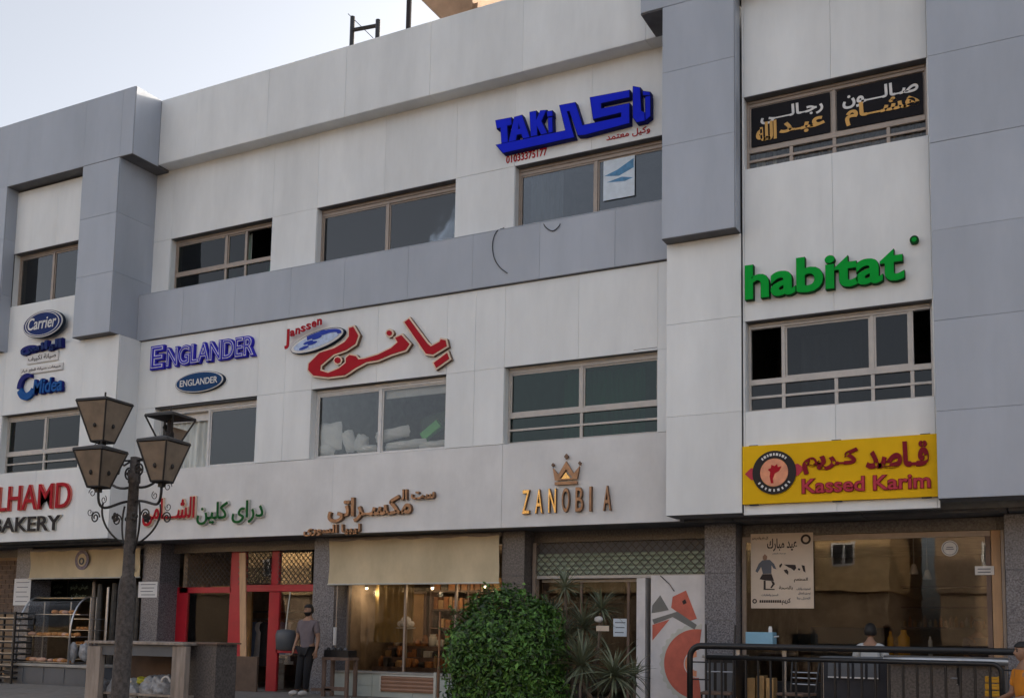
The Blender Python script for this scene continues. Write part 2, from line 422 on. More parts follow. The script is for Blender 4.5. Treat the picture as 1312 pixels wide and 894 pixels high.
clad(.75, FX, [12.35, ZT], 'white_cladding', thick=.5); soffit(12.35, .75, 1.12, FX, 'white_cladding')
core.box(-18.56, -18.5, .77, 1.2, 12.36, ZT); core.box(-26, -18.56, .49, 1.35, 12.32, ZT)
# right box, projecting column and its lower pier
clad(0, [-6.3, -4.65, -1.66, 1.4, 4.5, 8], [ZA + .06, ZT], 'grey_cladding', thick=.72); soffit(ZA + .045, 0, .75, [-6.3, -5.9], 'soffit_dark')
soffit(ZA + .06, .0, .3, [-4.63, -1.66], 'soffit_dark')
clad(0, [-5.9, -4.65], [8.26, 9.87, 11.17, ZA + .055], 'grey_cladding', thick=.2)
side(-4.65, .02, .29, [8.26, ZA + .03], 'grey_cladding'); soffit(8.26, .0, .25, [-5.9, -4.636], 'soffit_dark')
core.box(-5.88, -4.66, .24, .9, 8.27, ZA + .05)
clad(.25, [-5.9, -4.62], [3.635, 5.28, 6.85, 8.24], 'white_cladding', thick=.5)
# window bay on the right and the broad grey pier
V4 = (-4.57, -1.70, 5.27, 6.76); TW = (-4.58, -1.70, 9.33, 10.58)
clad(.29, [-4.605, V4[0], -3.15, V4[1], -1.66], [3.6, 5.27, 6.76, 9.33, 10.58, ZA + .05], 'white_cladding', [V4, TW])
clad(0, [-1.66, 1.42, 4.5, 8], [3.70, 4.98, 6.33, 7.70, 9.06, 10.43, ZA + .055], 'grey_cladding', thick=.5)
# first floor wall and the shop fascia
V1 = (-18.27, -15.29, 5.16, 6.58); V2 = (-13.83, -10.57, 5.16, 6.62); V3 = (-9.3, -6.26, 5.16, 6.66)
clad(.8, [-18.83, -18.27, -15.29, -14.55, -13.83, -12.2, -10.57, -9.94, -9.3, -7.78, -6.26, -5.89], [5.16, 6.61, 8.18], 'white_cladding', [V1, V2, V3])
clad(.8, [-18.83, -13.2, -9.3, -5.85], [3.60, 5.155], 'fascia_cladding')
core.build('wall_core', 'joint_sealant', B)
# slabs, inner walls, back and sides
for z0, z1, y0 in ((3.66, 3.95, 1.03), (8.22, 8.6, 1.12), (12.2, 12.5, 1.34)):
    MB().box(-39.9, 7.9, y0, 12, z0, z1).build('floor_slab', 'concrete', B)
MB().box(-26, 7.9, 5.0, 5.2, 3.96, 12.19).build('interior_wall', 'dark_room', B)
for x in (-24.5, -18.6, -14.4, -9.9, -5.3, -1.2, 3):
    MB().box(x - .08, x + .08, 1.36, 4.98, 3.96, 8.2).build('interior_wall', 'dark_room', B)
    MB().box(x - .08, x + .08, 1.36, 4.98, 8.62, 12.18).build('interior_wall', 'dark_room', B)
MB().box(-40, 8, 12, 12.25, 0, 13.8).build('back_wall', 'concrete', B)
MB().box(-40, -39.8, .5, 11.99, 0, 13.8).build('end_wall', 'concrete', B); MB().box(7.8, 8, .6, 11.99, 0, 13.8).build('end_wall', 'concrete', B)
MB().box(-39.79, -26.2, .3, .5, 3.62, ZA).build('end_wall', 'white_cladding', B)
# ceiling over the recessed shop fronts
for i, x in enumerate(rng(-26, 7.6, 16)[:-1]):
    MB().box(x + .01, x + 2.09, 1.03 if x < 0 else .55, 1.78, 3.607, 3.655).build('ceiling_panel', 'soffit_dark', B)
MB().box(-39.8, 7.7, 1.8, 1.98, 3.40, 3.65).build('shop_lintel', 'granite_brown', B)

def window(X0, X1, Z0, Z1, Y, vs=(.5,), rail=None, low=(.5,), bar=False, fm='bronze_frame', gm='film_glass', rev='white_cladding', openp=(), head=.11, dy=.16, sash=True, name='window'):
    w_ = .055; f = MB()
    ya, yb = Y + dy, Y + dy + .07
    f.box(X0 + .012, X0 + w_, ya, yb, Z0, Z1 - .012); f.box(X1 - w_, X1 - .012, ya, yb, Z0, Z1 - .012)
    f.box(X0 + w_, X1 - w_, ya, yb, Z1 - head, Z1 - .012); f.box(X0 + w_, X1 - w_, ya, yb, Z0 + .001, Z0 + .05)
    f.box(X0 + w_, X1 - w_, ya - .025, ya - .001, Z1 - head * .55, Z1 - head * .3)
    o = f.build(name, fm, B, bevel=.004)
    l = MB(); l.box(X0 + .0005, X0 + .011, Y + .019, Y + .24, Z0, Z1 - .0005); l.box(X1 - .011, X1 - .0005, Y + .019, Y + .24, Z0, Z1 - .0005)
    MB().box(X0 + .011, X1 - .011, Y + .002, Y + .24, Z1 - .011, Z1 - .0005).build('head_reveal', 'soffit_dark', o); l.box(X0 + .011, X1 - .011, Y + .019, Y + .24, Z0 + .0005, Z0 + .0009)  # head board: shade under the window head put into its dark colour
    l.build('reveal', rev, o)
    xi0, xi1 = X0 + w_, X1 - w_; zt, zb = Z1 - head, Z0 + .05
    rz = zb + (zt - zb) * (1 - rail) if rail else zb
    def cells(fr, z0, z1, opn, tag_):
        e = [xi0] + [xi0 + (xi1 - xi0) * q for q in fr] + [xi1]
        for q in e[1:-1]: MB().box(q - .028, q + .028, ya + .004, yb - .004, z0, z1).build('mullion', fm, o, bevel=.003)
        for k in range(len(e) - 1):
            a, b = e[k] + (.028 if k else 0), e[k + 1] - (.028 if k < len(e) - 2 else 0)
            if k in opn: continue
            yy = ya + .03 + (.012 if k % 2 else 0)
            if sash and tag_:
                s = MB(); t = .03
                s.box(a, a + t, yy - .014, yy + .016, z0, z1); s.box(b - t, b, yy - .014, yy + .016, z0, z1)
                s.box(a + t, b - t, yy - .014, yy + .016, z1 - t, z1); s.box(a + t, b - t, yy - .014, yy + .016, z0, z0 + t); s.build('sash', fm, o, bevel=.002)
                a, b, q0, q1 = a + t, b - t, z0 + t, z1 - t
            else: q0, q1 = z0, z1
            p = MB(); tl = rnd.uniform(-.006, .006); tv = rnd.uniform(-.006, .006)
            p.box(a, b, yy, yy + .005, q0, q1); cx, cz = (a + b) / 2, (q0 + q1) / 2
            p.v = [(v[0], v[1] + tl * (v[0] - cx) + tv * (v[2] - cz), v[2]) for v in p.v]
            p.build('pane', gm, o)
    if rail:
        MB().box(xi0, xi1, ya - .006, yb + .004, rz - .045, rz + .045).build('rail', fm, o, bevel=.004)
        if bar:
            zm = (zb + rz - .045) / 2
            MB().box(xi0, xi1, ya - .004, ya + .026, zm - .02, zm + .02).build('guard_bar', fm, o, bevel=.003)
        cells(vs, rz + .045, zt, openp, True); cells(low, zb, rz - .045, (), False)
    else: cells(vs, zb, zt, openp, True)
    return o
wUL = window(*UL, .3, (.5,), fm='bronze_frame', rev='white_cladding', head=.09)
w1 = window(*UW[0][:2], 9.2, 10.66, 1.1, (.52, .72), .56, (.52, .72), gm='green_glass', openp=(2,))
w2 = window(*UW[1][:2], 9.2, 10.66, 1.1, (.5,), head=.15)
w3 = window(*UW[2][:2], 9.2, 10.66, 1.1, (.5,), head=.15)
v0 = window(*VL, .2, (.5,), .66, (.5,), True, gm='green_glass', fm='pale_frame')
v1 = window(*V1, .8, (.5,), fm='white_frame', head=.13, openp=(0,))
v2 = window(*V2, .8, (.5,), fm='white_frame', head=.12, gm='clear_glass')
v3 = window(*V3, .8, (.5,), .62, (.5,), True, gm='green_glass', fm='pale_frame', head=.15)
v4 = window(*V4, .29, (.19, .69, .9), .66, (.19, .49, .69, .9), True, gm='dark_glass', fm='pale_frame', openp=(0, 3), head=.10)
tw = window(*TW, .29, (.5,), .70, (.25, .5, .8), True, gm='clear_glass', fm='bronze_frame', head=.12)
# curtains and blinds behind the panes, and a pale sheet for a reflection
def curtain(x0, x1, z0, z1, y, m, par, amp=.03, name='curtain'):
    n = int((x1 - x0) / .025); b = MB()
    vs = [(x0 + (x1 - x0) * i / n, y + amp * math.sin(i * .9 + .7 * math.sin(i * .31)), z) for z in (z0, z1) for i in range(n + 1)]
    b.add(vs, [(i, i + 1, i + n + 2, i + n + 1) for i in range(n)]); return b.build(name, m, par, smooth=True)
curtain(-17.6, -16.95, 9.2, 10.55, 1.42, 'curtain_teal', w1); curtain(-16.7, -16.2, 9.2, 10.55, 1.45, 'curtain_pale', w1)
curtain(-17.9, -15.8, 9.1, 9.62, 1.4, 'curtain_lace', w1); curtain(-13.6, -12.9, 9.2, 10.6, 1.38, 'curtain_pale', w2); curtain(-9.1, -8.4, 9.2, 10.6, 1.38, 'curtain_pale', w3)
curtain(-3.9, -2.9, 5.4, 6.7, 1.3, 'curtain_pale', v4)
curtain(-4.4, -1.85, 9.2, 9.82, .78, 'curtain_lace', tw); curtain(-4.5, -4.15, 9.2, 10.5, .8, 'curtain_pale', tw)
curtain(-22.0, -21.3, 5.3, 6.55, .52, 'curtain_teal', v0); curtain(-21.2, -20.1, 5.3, 6.55, .55, 'curtain_teal', v0)
curtain(-21.6, -20.4, 9.4, 10.6, .8, 'curtain_pale', wUL)  # pale sheet added for the reflection in the right hand pane
curtain(-18.1, -16.95, 5.2, 6.45, 1.16, 'curtain_pale', v1); curtain(-8.3, -6.7, 5.2, 6.5, 1.33, 'curtain_teal', v3)
MB().box(-18.2, -16.85, 1.08, 1.12, 6.27, 6.47).build('blind_box', 'white_frame', v1)
MB().box(-12.15, -10.65, 1.08, 1.12, 6.32, 6.49).build('blind_box', 'white_frame', v2)

# ------------------------------------------------------------------ ground, street
tag(MB().box(-400, 400, -400, 400, -.3, 0).build('ground', 'asphalt'), kind='structure')
tag(MB().box(-60, 60, -13.0, -12.85, .001, .13).build('kerb', 'kerb_stone'), kind='structure')
gz = .38
pv = MB().box(-45, 20, -4.2, 12, .002, gz - .03).build('pavement', 'kerb_stone'); tag(pv, kind='structure')
for i in range(36):
    for j in range(3):
        MB().box(-26 + i * .8 + .004, -25.2 + i * .8 - .004, -4.15 + j * 1.9 + .004, -4.15 + (j + 1) * 1.9 - .004, gz - .03, gz + rnd.uniform(-.003, .003)).build('paving_slab', 'paving', pv)

# ------------------------------------------------------------------ the other side of the street, seen in the panes
def far_building(label, x0, x1, y, h, m, cols, rows, loc_y, z0=4.2, dz=3.1, ww=1.1, wh=1.1, first=None, ground='brown_wall', zg=3.9):
    b = root('apartment_building', label, 'building', ((x0 + x1) / 2, y, 0))
    MB().box(x0, x1, y - 12, y, zg, h).build('wall', m, b); MB().box(x0 + .1, x1 - .1, y - 12, y - .4, 0, zg - .01).build('shop_front', ground, b)
    MB().box(x0 - .2, x1 + .2, y - 12, y + .2, h + .001, h + .35).build('roof', 'concrete', b)
    for i in range(cols):
        for j in range(rows):
            cx = (first if first is not None else x0 + 2.5) + i * (x1 - x0 - 3) / max(cols, 1); cz = z0 + 1.4 + j * dz
            if not x0 + .8 < cx < x1 - .8: continue
            f = MB(); t = .09
            f.box(cx - ww / 2, cx + ww / 2, y + .001, y + .06, cz - wh / 2, cz - wh / 2 + t); f.box(cx - ww / 2, cx + ww / 2, y + .001, y + .06, cz + wh / 2 - t, cz + wh / 2)
            for q in (-ww / 2, -t / 2, ww / 2 - t): f.box(cx + q, cx + q + t, y + .001, y + .055, cz - wh / 2 + t, cz + wh / 2 - t)
            o = f.build('window', 'white_frame', b); MB().box(cx - ww / 2 + t, cx + ww / 2 - t, y + .001, y + .012, cz - wh / 2 + t, cz + wh / 2 - t).build('pane', 'black_paint', o)
    return b
far_building('tan stuccoed apartment building across the street, mirrored in the shop glass', -34, -7.3, -30, 8.3, 'tan_stucco', 5, 1, 0, first=-9.28, z0=4.2)
far_building('tall tan apartment building farther left across the street', -72, -36, -31, 8.8, 'tan_stucco', 8, 1, 0)
far_building('brown apartment building across the street beside a narrow gap', -5.5, 22, -32, 8, 'brown_wall', 6, 1, 0)

# ------------------------------------------------------------------ signs on the facade
def zx(o, s, pts, Y):                    # outline traced on the sign, laid on its real plane
    return [at(o[0] + a / s, o[1] + b / s, Y) for a, b in pts]
YU = 1.1                                  # upper wall face
# blue sign
S = root('shop_sign', 'big raised blue shop sign in Latin and Arabic letters over the upper right window', 'sign', (-7.7, .6, 11.2))
o_, k_ = (580, 60), 3.194
YB = YU - .14
def blue(name, pts, hole=None):
    polys = [zx(o_, k_, pts, YB)] + ([zx(o_, k_, hole, YB)] if hole else [])
    poly2(name, polys, YB + .012, .13, 'blue_side_shade', S, off=.012); poly2(name, polys, YB, .011, 'blue_paint', S)
blue('letter', [(562,208),(722,178),(722,206),(606,231),(606,254),(722,232),(722,312),(540,360),(512,362),(478,262),(466,264),(496,370),(205,434),(178,402),(462,343),(437,240),(500,228),(530,322),(690,288),(690,268),(575,296)])
blue('letter', [(175,302),(238,290),(240,318),(222,323),(225,390),(200,395),(196,330),(181,334)])
blue('letter', [(229,389),(252,288),(282,280),(314,370),(288,376),(281,356),(262,360),(257,383)], [(267,338),(276,336),(270,312)])
blue('letter', [(315,268),(340,263),(342,300),(358,262),(382,260),(362,305),(386,354),(362,359),(344,322),(345,362),(320,367)])
blue('letter', [(390,292),(406,289),(408,348),(392,352)]); blue('dot', [(385,266),(406,262),(408,282),(388,286)])
blue('letter', [(738,163),(766,168),(770,262),(784,270),(786,302),(752,309),(738,288)])
blue('letter', [(788,206),(808,202),(808,284),(789,300)]); blue('dot', [(778,182),(806,186),(806,198),(779,198)])
S = root('lettering', 'small red phone number written under the left end of the blue sign', 'lettering', (-8.8, .64, 10.6))
x0, z1 = at(649, 195, YU); x1, z0 = at(701, 197, YU)
text('digit', '01033375177', x0, x1, z1 - .24, z1 - .09, YU - .012, .01, 'red_letter', S, off=.015)
S = root('lettering', 'small red Arabic line written under the right end of the blue sign', 'lettering', (-6.6, .64, 10.7))
x0, z0 = at(777, 183, YU); x1, z1 = at(833, 161, YU)
text('word', 'وكيل معتمد', x0, x1, z0, z1, YU - .012, .01, 'red_letter', S, off=.012, rtl=True)
# green sign
S = root('shop_sign', 'raised green lower case shop sign between the two right hand windows', 'sign', (-3.4, .28, 7.6))
x0, z0 = at(954, 385, .17); x1, z1 = at(1158, 310, .17)
text('letter', 'habitat', x0, x1, z0, z0 + (z1 - z0) * 1.0, .17, .1, 'green_paint', S, layers=[('green_side', .034, .012, .1), ('green_paint', .028, 0, .011)])
x, z = at(1172, 309, .29); MB().disc((x, z), .065, .065, .22, .288, 20).build('dot', 'green_side', S); MB().disc((x, z), .035, .035, .212, .219, 16).build('dot_face', 'green_paint', S)
# yellow restaurant board
S = root('shop_sign', 'yellow restaurant board with a round emblem and maroon Arabic and Latin lettering', 'sign', (-3.1, .25, 4.4))
x0, z1 = -4.6, at(1100, 562, .22)[1]; x1 = -1.665; z0 = at(1100, 640, .22)[1]
MB().box(x0, x1, .21, .288, z0, z1).build('board', 'yellow_board', S, bevel=.006)
for fx in (.06, .5, .94):
    for zz in (z0 - .012, z1 + .001): MB().box(x0 + (x1 - x0) * fx - .07, x0 + (x1 - x0) * fx + .07, .22, .285, zz, zz + .011).build('bracket', 'dark_mark', S)
a, b = at(1027, 599, .2), at(1190, 570, .2)
def q(px, py): return at(px, py, .2)
text('word', 'ق_اصد', q(1109, 582)[0], q(1190, 582)[0], q(1150, 599)[1] + .0, q(1150, 566)[1], .18, .03, 'maroon', S, rtl=True, layers=[('maroon', .045, 0, .03)])
text('word', 'ك_ريم', q(1028, 590)[0], q(1100, 590)[0], q(1064, 606)[1], q(1064, 575)[1], .18, .03, 'maroon', S, rtl=True, layers=[('maroon', .045, 0, .03)])
text('letter', 'Kassed Karim', q(1027, 620)[0], q(1193, 620)[0], q(1110, 629)[1], q(1110, 609)[1] + .0, .18, .03, 'maroon', S, layers=[('maroon', .04, .006, .024), ('maroon_pale', .01, 0, .005)])
ex, ez = at(992, 605, .2)
MB().prism([(ex - .47, ez), (ex - .37, ez + .09), (ex - .1, ez + .07), (ex + .1, ez + .07), (ex + .37, ez + .12), (ex + .47, ez + .04), (ex + .37, ez - .07), (ex - .37, ez - .1)], .197, .209).build('emblem_band', 'maroon_pale', S)
def ring(c, r0, r1, y0, y1, n=40, sx=1, sz=1):
    b = MB(); V = []
    for k in range(n):
        t = 2 * math.pi * k / n
        for r in (r0, r1):
            for y in (y0, y1): V.append((c[0] + r * sx * math.cos(t), y, c[1] + r * sz * math.sin(t)))
    fs = []
    for k in range(n):
        a, c2 = 4 * k, 4 * ((k + 1) % n)
        fs += [(a, a + 2, c2 + 2, c2), (a + 1, c2 + 1, c2 + 3, a + 3), (a + 2, a + 3, c2 + 3, c2 + 2), (a, c2, c2 + 1, a + 1)]
    return b.add(V, fs)
ring((ex, ez), .225, .345, .186, .196, sx=1).build('emblem_ring', 'dark_letter', S)
MB().disc((ex, ez), .22, .22, .188, .196).build('emblem_disc', 'salmon', S)
for k, (t0, t1) in enumerate(((50, 130), (215, 325))):      # white lettering marks round the ring
    for j in range(9):
        t = math.radians(t0 + (t1 - t0) * j / 8); c = (ex + .285 * math.cos(t), ez + .285 * math.sin(t)); s_ = .012 + .006 * (j % 2)
        MB().obox((c[0], .183, c[1]), (s_ * math.sin(t), 0, -s_ * math.cos(t)), (0, .002, 0), (.02 * math.cos(t), 0, .02 * math.sin(t))).build('ring_letter', 'sticker_white', S)
poly2('rooster', [[(ex + dx, ez + dz) for dx, dz in ((-.05, -.17), (-.01, -.17), (-.02, -.1), (.01, -.02), (.08, .02), (.12, .09), (.06, .08), (.05, .13), (.01, .1), (-.04, .12), (-.05, .07), (-.1, .05), (-.06, .01), (-.07, -.06))]], .181, .006, 'red_letter', S)
# two black window stickers of the barber
def sticker(px0, px1, wht, gld, label, zlo, zhi):
    Y = .29 + .16 - .02
    x0 = px0; x1 = px1
    S = root('window_sticker', label, 'sticker', ((x0 + x1) / 2, Y, 10))
    MB().box(x0, x1, Y, Y + .008, zlo, zhi).build('sticker_sheet', 'sticker_black', S)
    h, w_ = zhi - zlo, x1 - x0
    wht(S, x0, zlo, w_, h, Y); return S
rz = .05 + 9.33 + (10.58 - .12 - 9.38) * .30
def left_st(S, x, z, w_, h, Y):
    text('word', 'رج_ال___ى', x + .12 * w_, x + .92 * w_, z + .52 * h, z + .90 * h, Y - .006, .004, '', S, rtl=True, layers=[('sticker_white', .03, 0, .004)])
    text('word', 'عب_د', x + .36 * w_, x + .94 * w_, z + .12 * h, z + .47 * h, Y - .006, .004, '', S, rtl=True, layers=[('sticker_gold', .035, 0, .004)])
    text('word', 'الله', x + .06 * w_, x + .33 * w_, z + .10 * h, z + .58 * h, Y - .008, .004, '', S, rtl=True, layers=[('sticker_gold', .05, -.003, .004)])
def right_st(S, x, z, w_, h, Y):
    text('word', 'ص_ال___ون', x + .07 * w_, x + .95 * w_, z + .48 * h, z + .90 * h, Y - .006, .004, '', S, rtl=True, layers=[('sticker_white', .03, 0, .004)])
    text('word', 'هش__ام', x + .10 * w_, x + .96 * w_, z + .05 * h, z + .58 * h, Y - .008, .004, '', S, rtl=True, layers=[('sticker_gold', .036, -.003, .004)])
sticker(-4.48, -3.20, left_st, None, 'black sticker with white and gold Arabic in the left pane of the top right window', rz + .05, 10.43)
sticker(-3.09, -1.78, right_st, None, 'black sticker with white and gold Arabic in the right pane of the top right window', rz + .05, 10.43)
# gold crown and lettering
YF = .8
S = root('shop_sign', 'shiny gold crown and thin Latin capitals on the white fascia above the bush', 'sign', (-7.9, .58, 4.1))
x0, z0 = at(671, 659, YF); x1, z1 = at(785, 622, YF)
for k, ch in enumerate('ZANOBIA'):
    wl = (x1 - x0) / 7.2; xa_ = x0 + k * (x1 - x0 - wl * .62) / 6; ww_ = wl * (.2 if ch == 'I' else .62)
    text('letter', ch, xa_, xa_ + ww_, z0, z1, .72, .04, '', S, layers=[('copper_side', .012, .014, .05), ('gold' if k < 3 else 'copper', .002, 0, .013)])
cx_, cz_ = at(727, 618, YF); 
def cr(pts): return [(cx_ + a * .0088, cz_ + .0 + b * .0105) for a, b in pts]
poly2('crown', [cr([(-25, 4), (-30, 26), (-17, 14), (0, 36), (17, 14), (30, 26), (25, 4)]), cr([(-14, 7), (0, 22), (14, 7)])], .73, .05, 'copper', S)
poly2('crown_peak', [cr([(-10, 6), (0, 17), (10, 6)])], .725, .03, 'gold', S); poly2('crown_base', [cr([(-25, -4), (-25, 1), (25, 1), (25, -4)])], .73, .05, 'copper', S)
for a, b, c in ((0, 44, 5), (-30, 31, 3.6), (30, 31, 3.6)): poly2('crown_tip', [cr([(a - c, b), (a, b + c), (a + c, b), (a, b - c)])], .73, .05, 'copper_side', S)
# copper Arabic sign
def QF(px, py): return at(px, py, YF)
def acop(S, s, px0, px1, py0, py1, n='word', lay=None):
    x0, x1 = QF(px0, 650)[0], QF(px1, 650)[0]; zm = (px0 + px1) / 2
    return text(n, s, x0, x1, QF(zm, py1)[1], QF(zm, py0)[1], .72, .05, '', S, rtl=True, layers=lay or [('copper_side', .03, .02, .055), ('copper', .024, 0, .018)])
S = root('shop_sign', 'copper coloured Arabic sign on the fascia above the large beige blind', 'sign', (-12, .6, 4))
acop(S, 'مكس_راتى', 423, 530, 636, 668); acop(S, 'ست ال_', 516, 559, 626, 640); acop(S, 'ليبيا السورى', 393, 465, 672, 686)
# dry cleaner
S = root('shop_sign', 'dark green half and red half Arabic sign on the fascia right of the street lamp', 'sign', (-16, .6, 4))
acop(S, 'دراى كلين', 255, 341, 641, 672, lay=[('pale_edge', .045, .02, .05), ('green_letter', .01, 0, .018)])
acop(S, 'الش___امى', 186, 253, 637, 674, lay=[('cream_edge', .045, .02, .05), ('red_letter', .012, 0, .018)])
# bakery sign, on the nearer wall
S = root('shop_sign', 'red neon style capitals over dark capitals of the bakery at the left edge', 'sign', (-22, .18, 4.3))
Yb = .2
def QB(px, py): return at(px, py, Yb)
xr, z1 = QB(94, 617); _, z0 = QB(94, 650)
text('letter', 'ELHAMD', QB(-13, 630)[0], xr, z0, z1, .13, .05, '', S, layers=[('red_glow_edge', .006, .02, .05), ('red_letter', 0, 0, .018)])
xr, z1 = QB(81, 659); _, z0 = QB(81, 679)
text('letter', 'BAKERY', QB(-7, 670)[0], xr, z0, z1, .14, .04, '', S, layers=[('pale_edge', .03, .02, .03), ('dark_letter', .014, 0, .018)])
# mattress shop letters
S = root('shop_sign', 'violet blue small capitals with pale fronts above the oval navy badge', 'sign', (-16.7, .6, 7.6))
x0, z0 = at(195, 472, YF); x1, z1 = at(331, 431, YF); zA, zB = at(263, 466, YF)[1], at(263, 437, YF)[1]
text('letter', 'E', x0, x0 + (x1 - x0) * .14, zA, zB + .04, .71, .06, '', S, layers=[('violet_blue', .065, .02, .07), ('letter_white', .012, .004, .014), ('violet_blue', -.012, 0, .0035)])
text('letter', 'NGLANDER', x0 + (x1 - x0) * .16, x1, zA, zB - .04, .71, .06, '', S, layers=[('violet_blue', .065, .02, .07), ('letter_white', .012, .004, .014), ('violet_blue', -.012, 0, .0035)])
def oval(S, px, py, Y, rx, rz, face, y0):
    x, z = at(px, py, Y)
    MB().disc((x, z), rx, rz, y0, Y - .003, 40).build('backing', 'dark_mark', S); MB().disc((x, z), rx * .97, rz * .96, y0 - .012, y0 - .001, 40).build('rim', 'sticker_white', S)
    MB().disc((x, z), rx * .92, rz * .88, y0 - .024, y0 - .013, 40).build('face', face, S); return x, z
S = root('badge', 'small navy oval badge with white capitals under the violet letters', 'sign', (-16.6, .6, 6.9))
x, z = oval(S, 258, 490, YF, .72, .235, 'teal_oval', .74)
text('letter', 'ENGLANDER', x - .55, x + .55, z - .07, z + .075, .708, .007, '', S, layers=[('sticker_white', .012, 0, .006)])
# red Arabic sweep and its pale badge
S = root('shop_sign', 'large red slanting Arabic word with cream edges over the window full of pillows', 'sign', (-12, .6, 7.5))
o_, k_ = (340, 380), 3.725
def red(name, pts):
    p = [zx(o_, k_, pts, YF - .09)]
    poly2(name, p, YF - .075, .07, 'copper_side', S, off=.036); poly2(name, p, YF - .088, .012, 'cream_edge', S, off=.034); poly2(name, p, YF - .1, .011, 'red_letter', S)
red('letter', [(664,122),(686,106),(772,222),(790,238),(832,216),(838,204),(860,208),(866,236),(800,276),(767,272)])
red('dots', [(804,316),(868,268),(878,296),(816,340)])
red('letter', [(400,150),(420,144),(444,185),(430,225),(385,255),(325,276),(264,328),(262,352),(300,364),(352,342),(384,316),(386,292),(402,278),(432,284),(444,300),(475,296),(540,276),(600,246),(632,218),(620,196),(650,184),(688,226),(670,254),(600,276),(540,302),(482,312),(430,340),(380,374),(300,384),(230,376),(205,350),(208,320),(260,268),(330,246),(380,216),(400,190)])
for a, b, r in ((592, 174, 13), (345, 304, 15)): red('dot', [(a + r * math.cos(t * .785), b + r * math.sin(t * .785)) for t in range(8)])
S = root('badge', 'pale blue slanted oval badge with red script, left of the red Arabic word', 'sign', (-13.8, .6, 7.4))
Y = YF - .09
cxx, czz = at(340 + 245 / k_, 380 + 210 / k_, Y); dx, dz = at(340 + 355 / k_, 380 + 170 / k_, Y); ux, uz = dx - cxx, dz - czz; ln = math.hypot(ux, uz); ux, uz = ux / ln, uz / ln
def ell(a, b, ox=0, oz=0, n=36, t0=0, t1=2 * math.pi): return [(cxx + ox + a * ux * math.cos(t) - b * uz * math.sin(t), czz + oz + a * uz * math.cos(t) + b * ux * math.sin(t)) for t in [t0 + (t1 - t0) * k / n for k in range(n)]]
poly2('backing', [ell(.70, .20)], Y + .012, .07, 'dark_mark', S); poly2('face', [ell(.68, .18)], Y, .011, 'sticker_white', S); poly2('inner_face', [ell(.60, .135)], Y - .008, .007, 'logo_pale', S)
poly2('swoosh', [ell(.64, .165, t0=-.2, t1=2.0) + ell(.54, .08, t0=2.0, t1=-.2)], Y - .016, .007, 'logo_blue', S)
for k in range(6): poly2('flourish', [ell(.13, .03, ox=-.32 + .11 * k, oz=-.12 + .06 * k + .05 * math.sin(k * 2.1), n=12)], Y - .0155, .007, 'logo_blue', S)
ax0, az0 = at(340 + 95 / k_, 380 + 225 / k_, Y); ax1, az1 = at(340 + 275 / k_, 380 + 150 / k_, Y)
nlet = 7
for k, ch in enumerate('Janssen'):
    f = k / nlet; x = ax0 + (ax1 - ax0) * f; z = az0 + (az1 - az0) * f + .1
    text('letter', ch, x, x + (ax1 - ax0) / nlet * .86, z - (.22 if k == 0 else .0), z + (.2 if k == 0 else .13), Y - .03, .02, '', S, split=False, layers=[('red_letter', .03, 0, .018)])
# air conditioning dealer signs on the left wall
S = root('badge', 'navy oval badge with white lower case script, topmost on the left wall', 'sign', (-21.7, .18, 8.9))
x, z = oval(S, 58.5, 416, .2, .70, .33, 'navy_oval', .13)
ring((x, z), .80, .84, .10, .104, sx=.70, sz=.33).build('inner_rim', 'sticker_white', S)
text('letter', 'Carrier', x - .52, x + .46, z - .12, z + .17, .098, .007, '', S, layers=[('sticker_white', .012, 0, .006)], shear=.15)
S = root('shop_sign', 'thick dark navy Arabic word under the oval badge on the left wall', 'sign', (-21.7, .18, 8.3))
x0, z0 = at(30, 456, .2); x1, z1 = at(84, 440, .2); zz = at(57, 449, .2)[1]
text('word', 'اليانس', x0, x1, zz - .08, zz + .21, .10, .05, '', S, rtl=True, layers=[('navy_letter', .09, .02, .08), ('navy_oval', .05, 0, .018)])
MB().disc((x0 + .3, zz + .05), .33, .11, .13, .19, 20).build('backing', 'navy_letter', S)
for (pa, pb, pc, s, lab) in (((36, 463), (76, 453), 14, 'صيانة تكييف', 'upper of two narrow white plates with dark Arabic on the left wall'), ((27, 479), (82, 467), 10, 'مبيعات صيانة قطع غيار', 'lower of two narrow white plates with dark Arabic on the left wall')):
    S = root('sign_plate', lab, 'sign', (-21.7, .18, 7.9)); x0, za = at(*pa, .2); x1, zb = at(*pb, .2); zm = at((pa[0] + pb[0]) / 2, (pa[1] + pb[1]) / 2, .2)[1]; hh = .12 if pc == 14 else .085
    MB().box(x0, x1, .16, .199, zm - hh, zm + hh).build('plate', 'sticker_white', S, bevel=.01)
    text('word', s, x0 + .06, x1 - .06, zm - hh * .6, zm + hh * .6, .154, .005, '', S, rtl=True, layers=[('ink', .01, 0, .004)])
S = root('shop_sign', 'blue letters beside a blue open ring, lowest sign on the left wall', 'sign', (-21.7, .18, 7.3))
x0, _ = at(42, 497, .2); x1, _ = at(84, 497, .2); zz = at(60, 496, .2)[1]
text('letter', 'Midea', x0 + .12, x1, zz - .17, zz + .2, .10, .05, '', S, layers=[('navy_letter', .05, .02, .06), ('midblue', .02, 0, .018)], shear=.08)
rx, rz_ = at(37, 496, .2)
arc = lambda r, a0, a1, ox=0, oz=0, n=16: [(rx + ox + r * math.cos(math.radians(a0 + (a1 - a0) * k / n)), rz_ + oz + r * math.sin(math.radians(a0 + (a1 - a0) * k / n))) for k in range(n + 1)]
poly2('ring_top', [arc(.32, 60, 185) + arc(.22, 185, 60, .05, 0)], .12, .07, 'navy_letter', S)
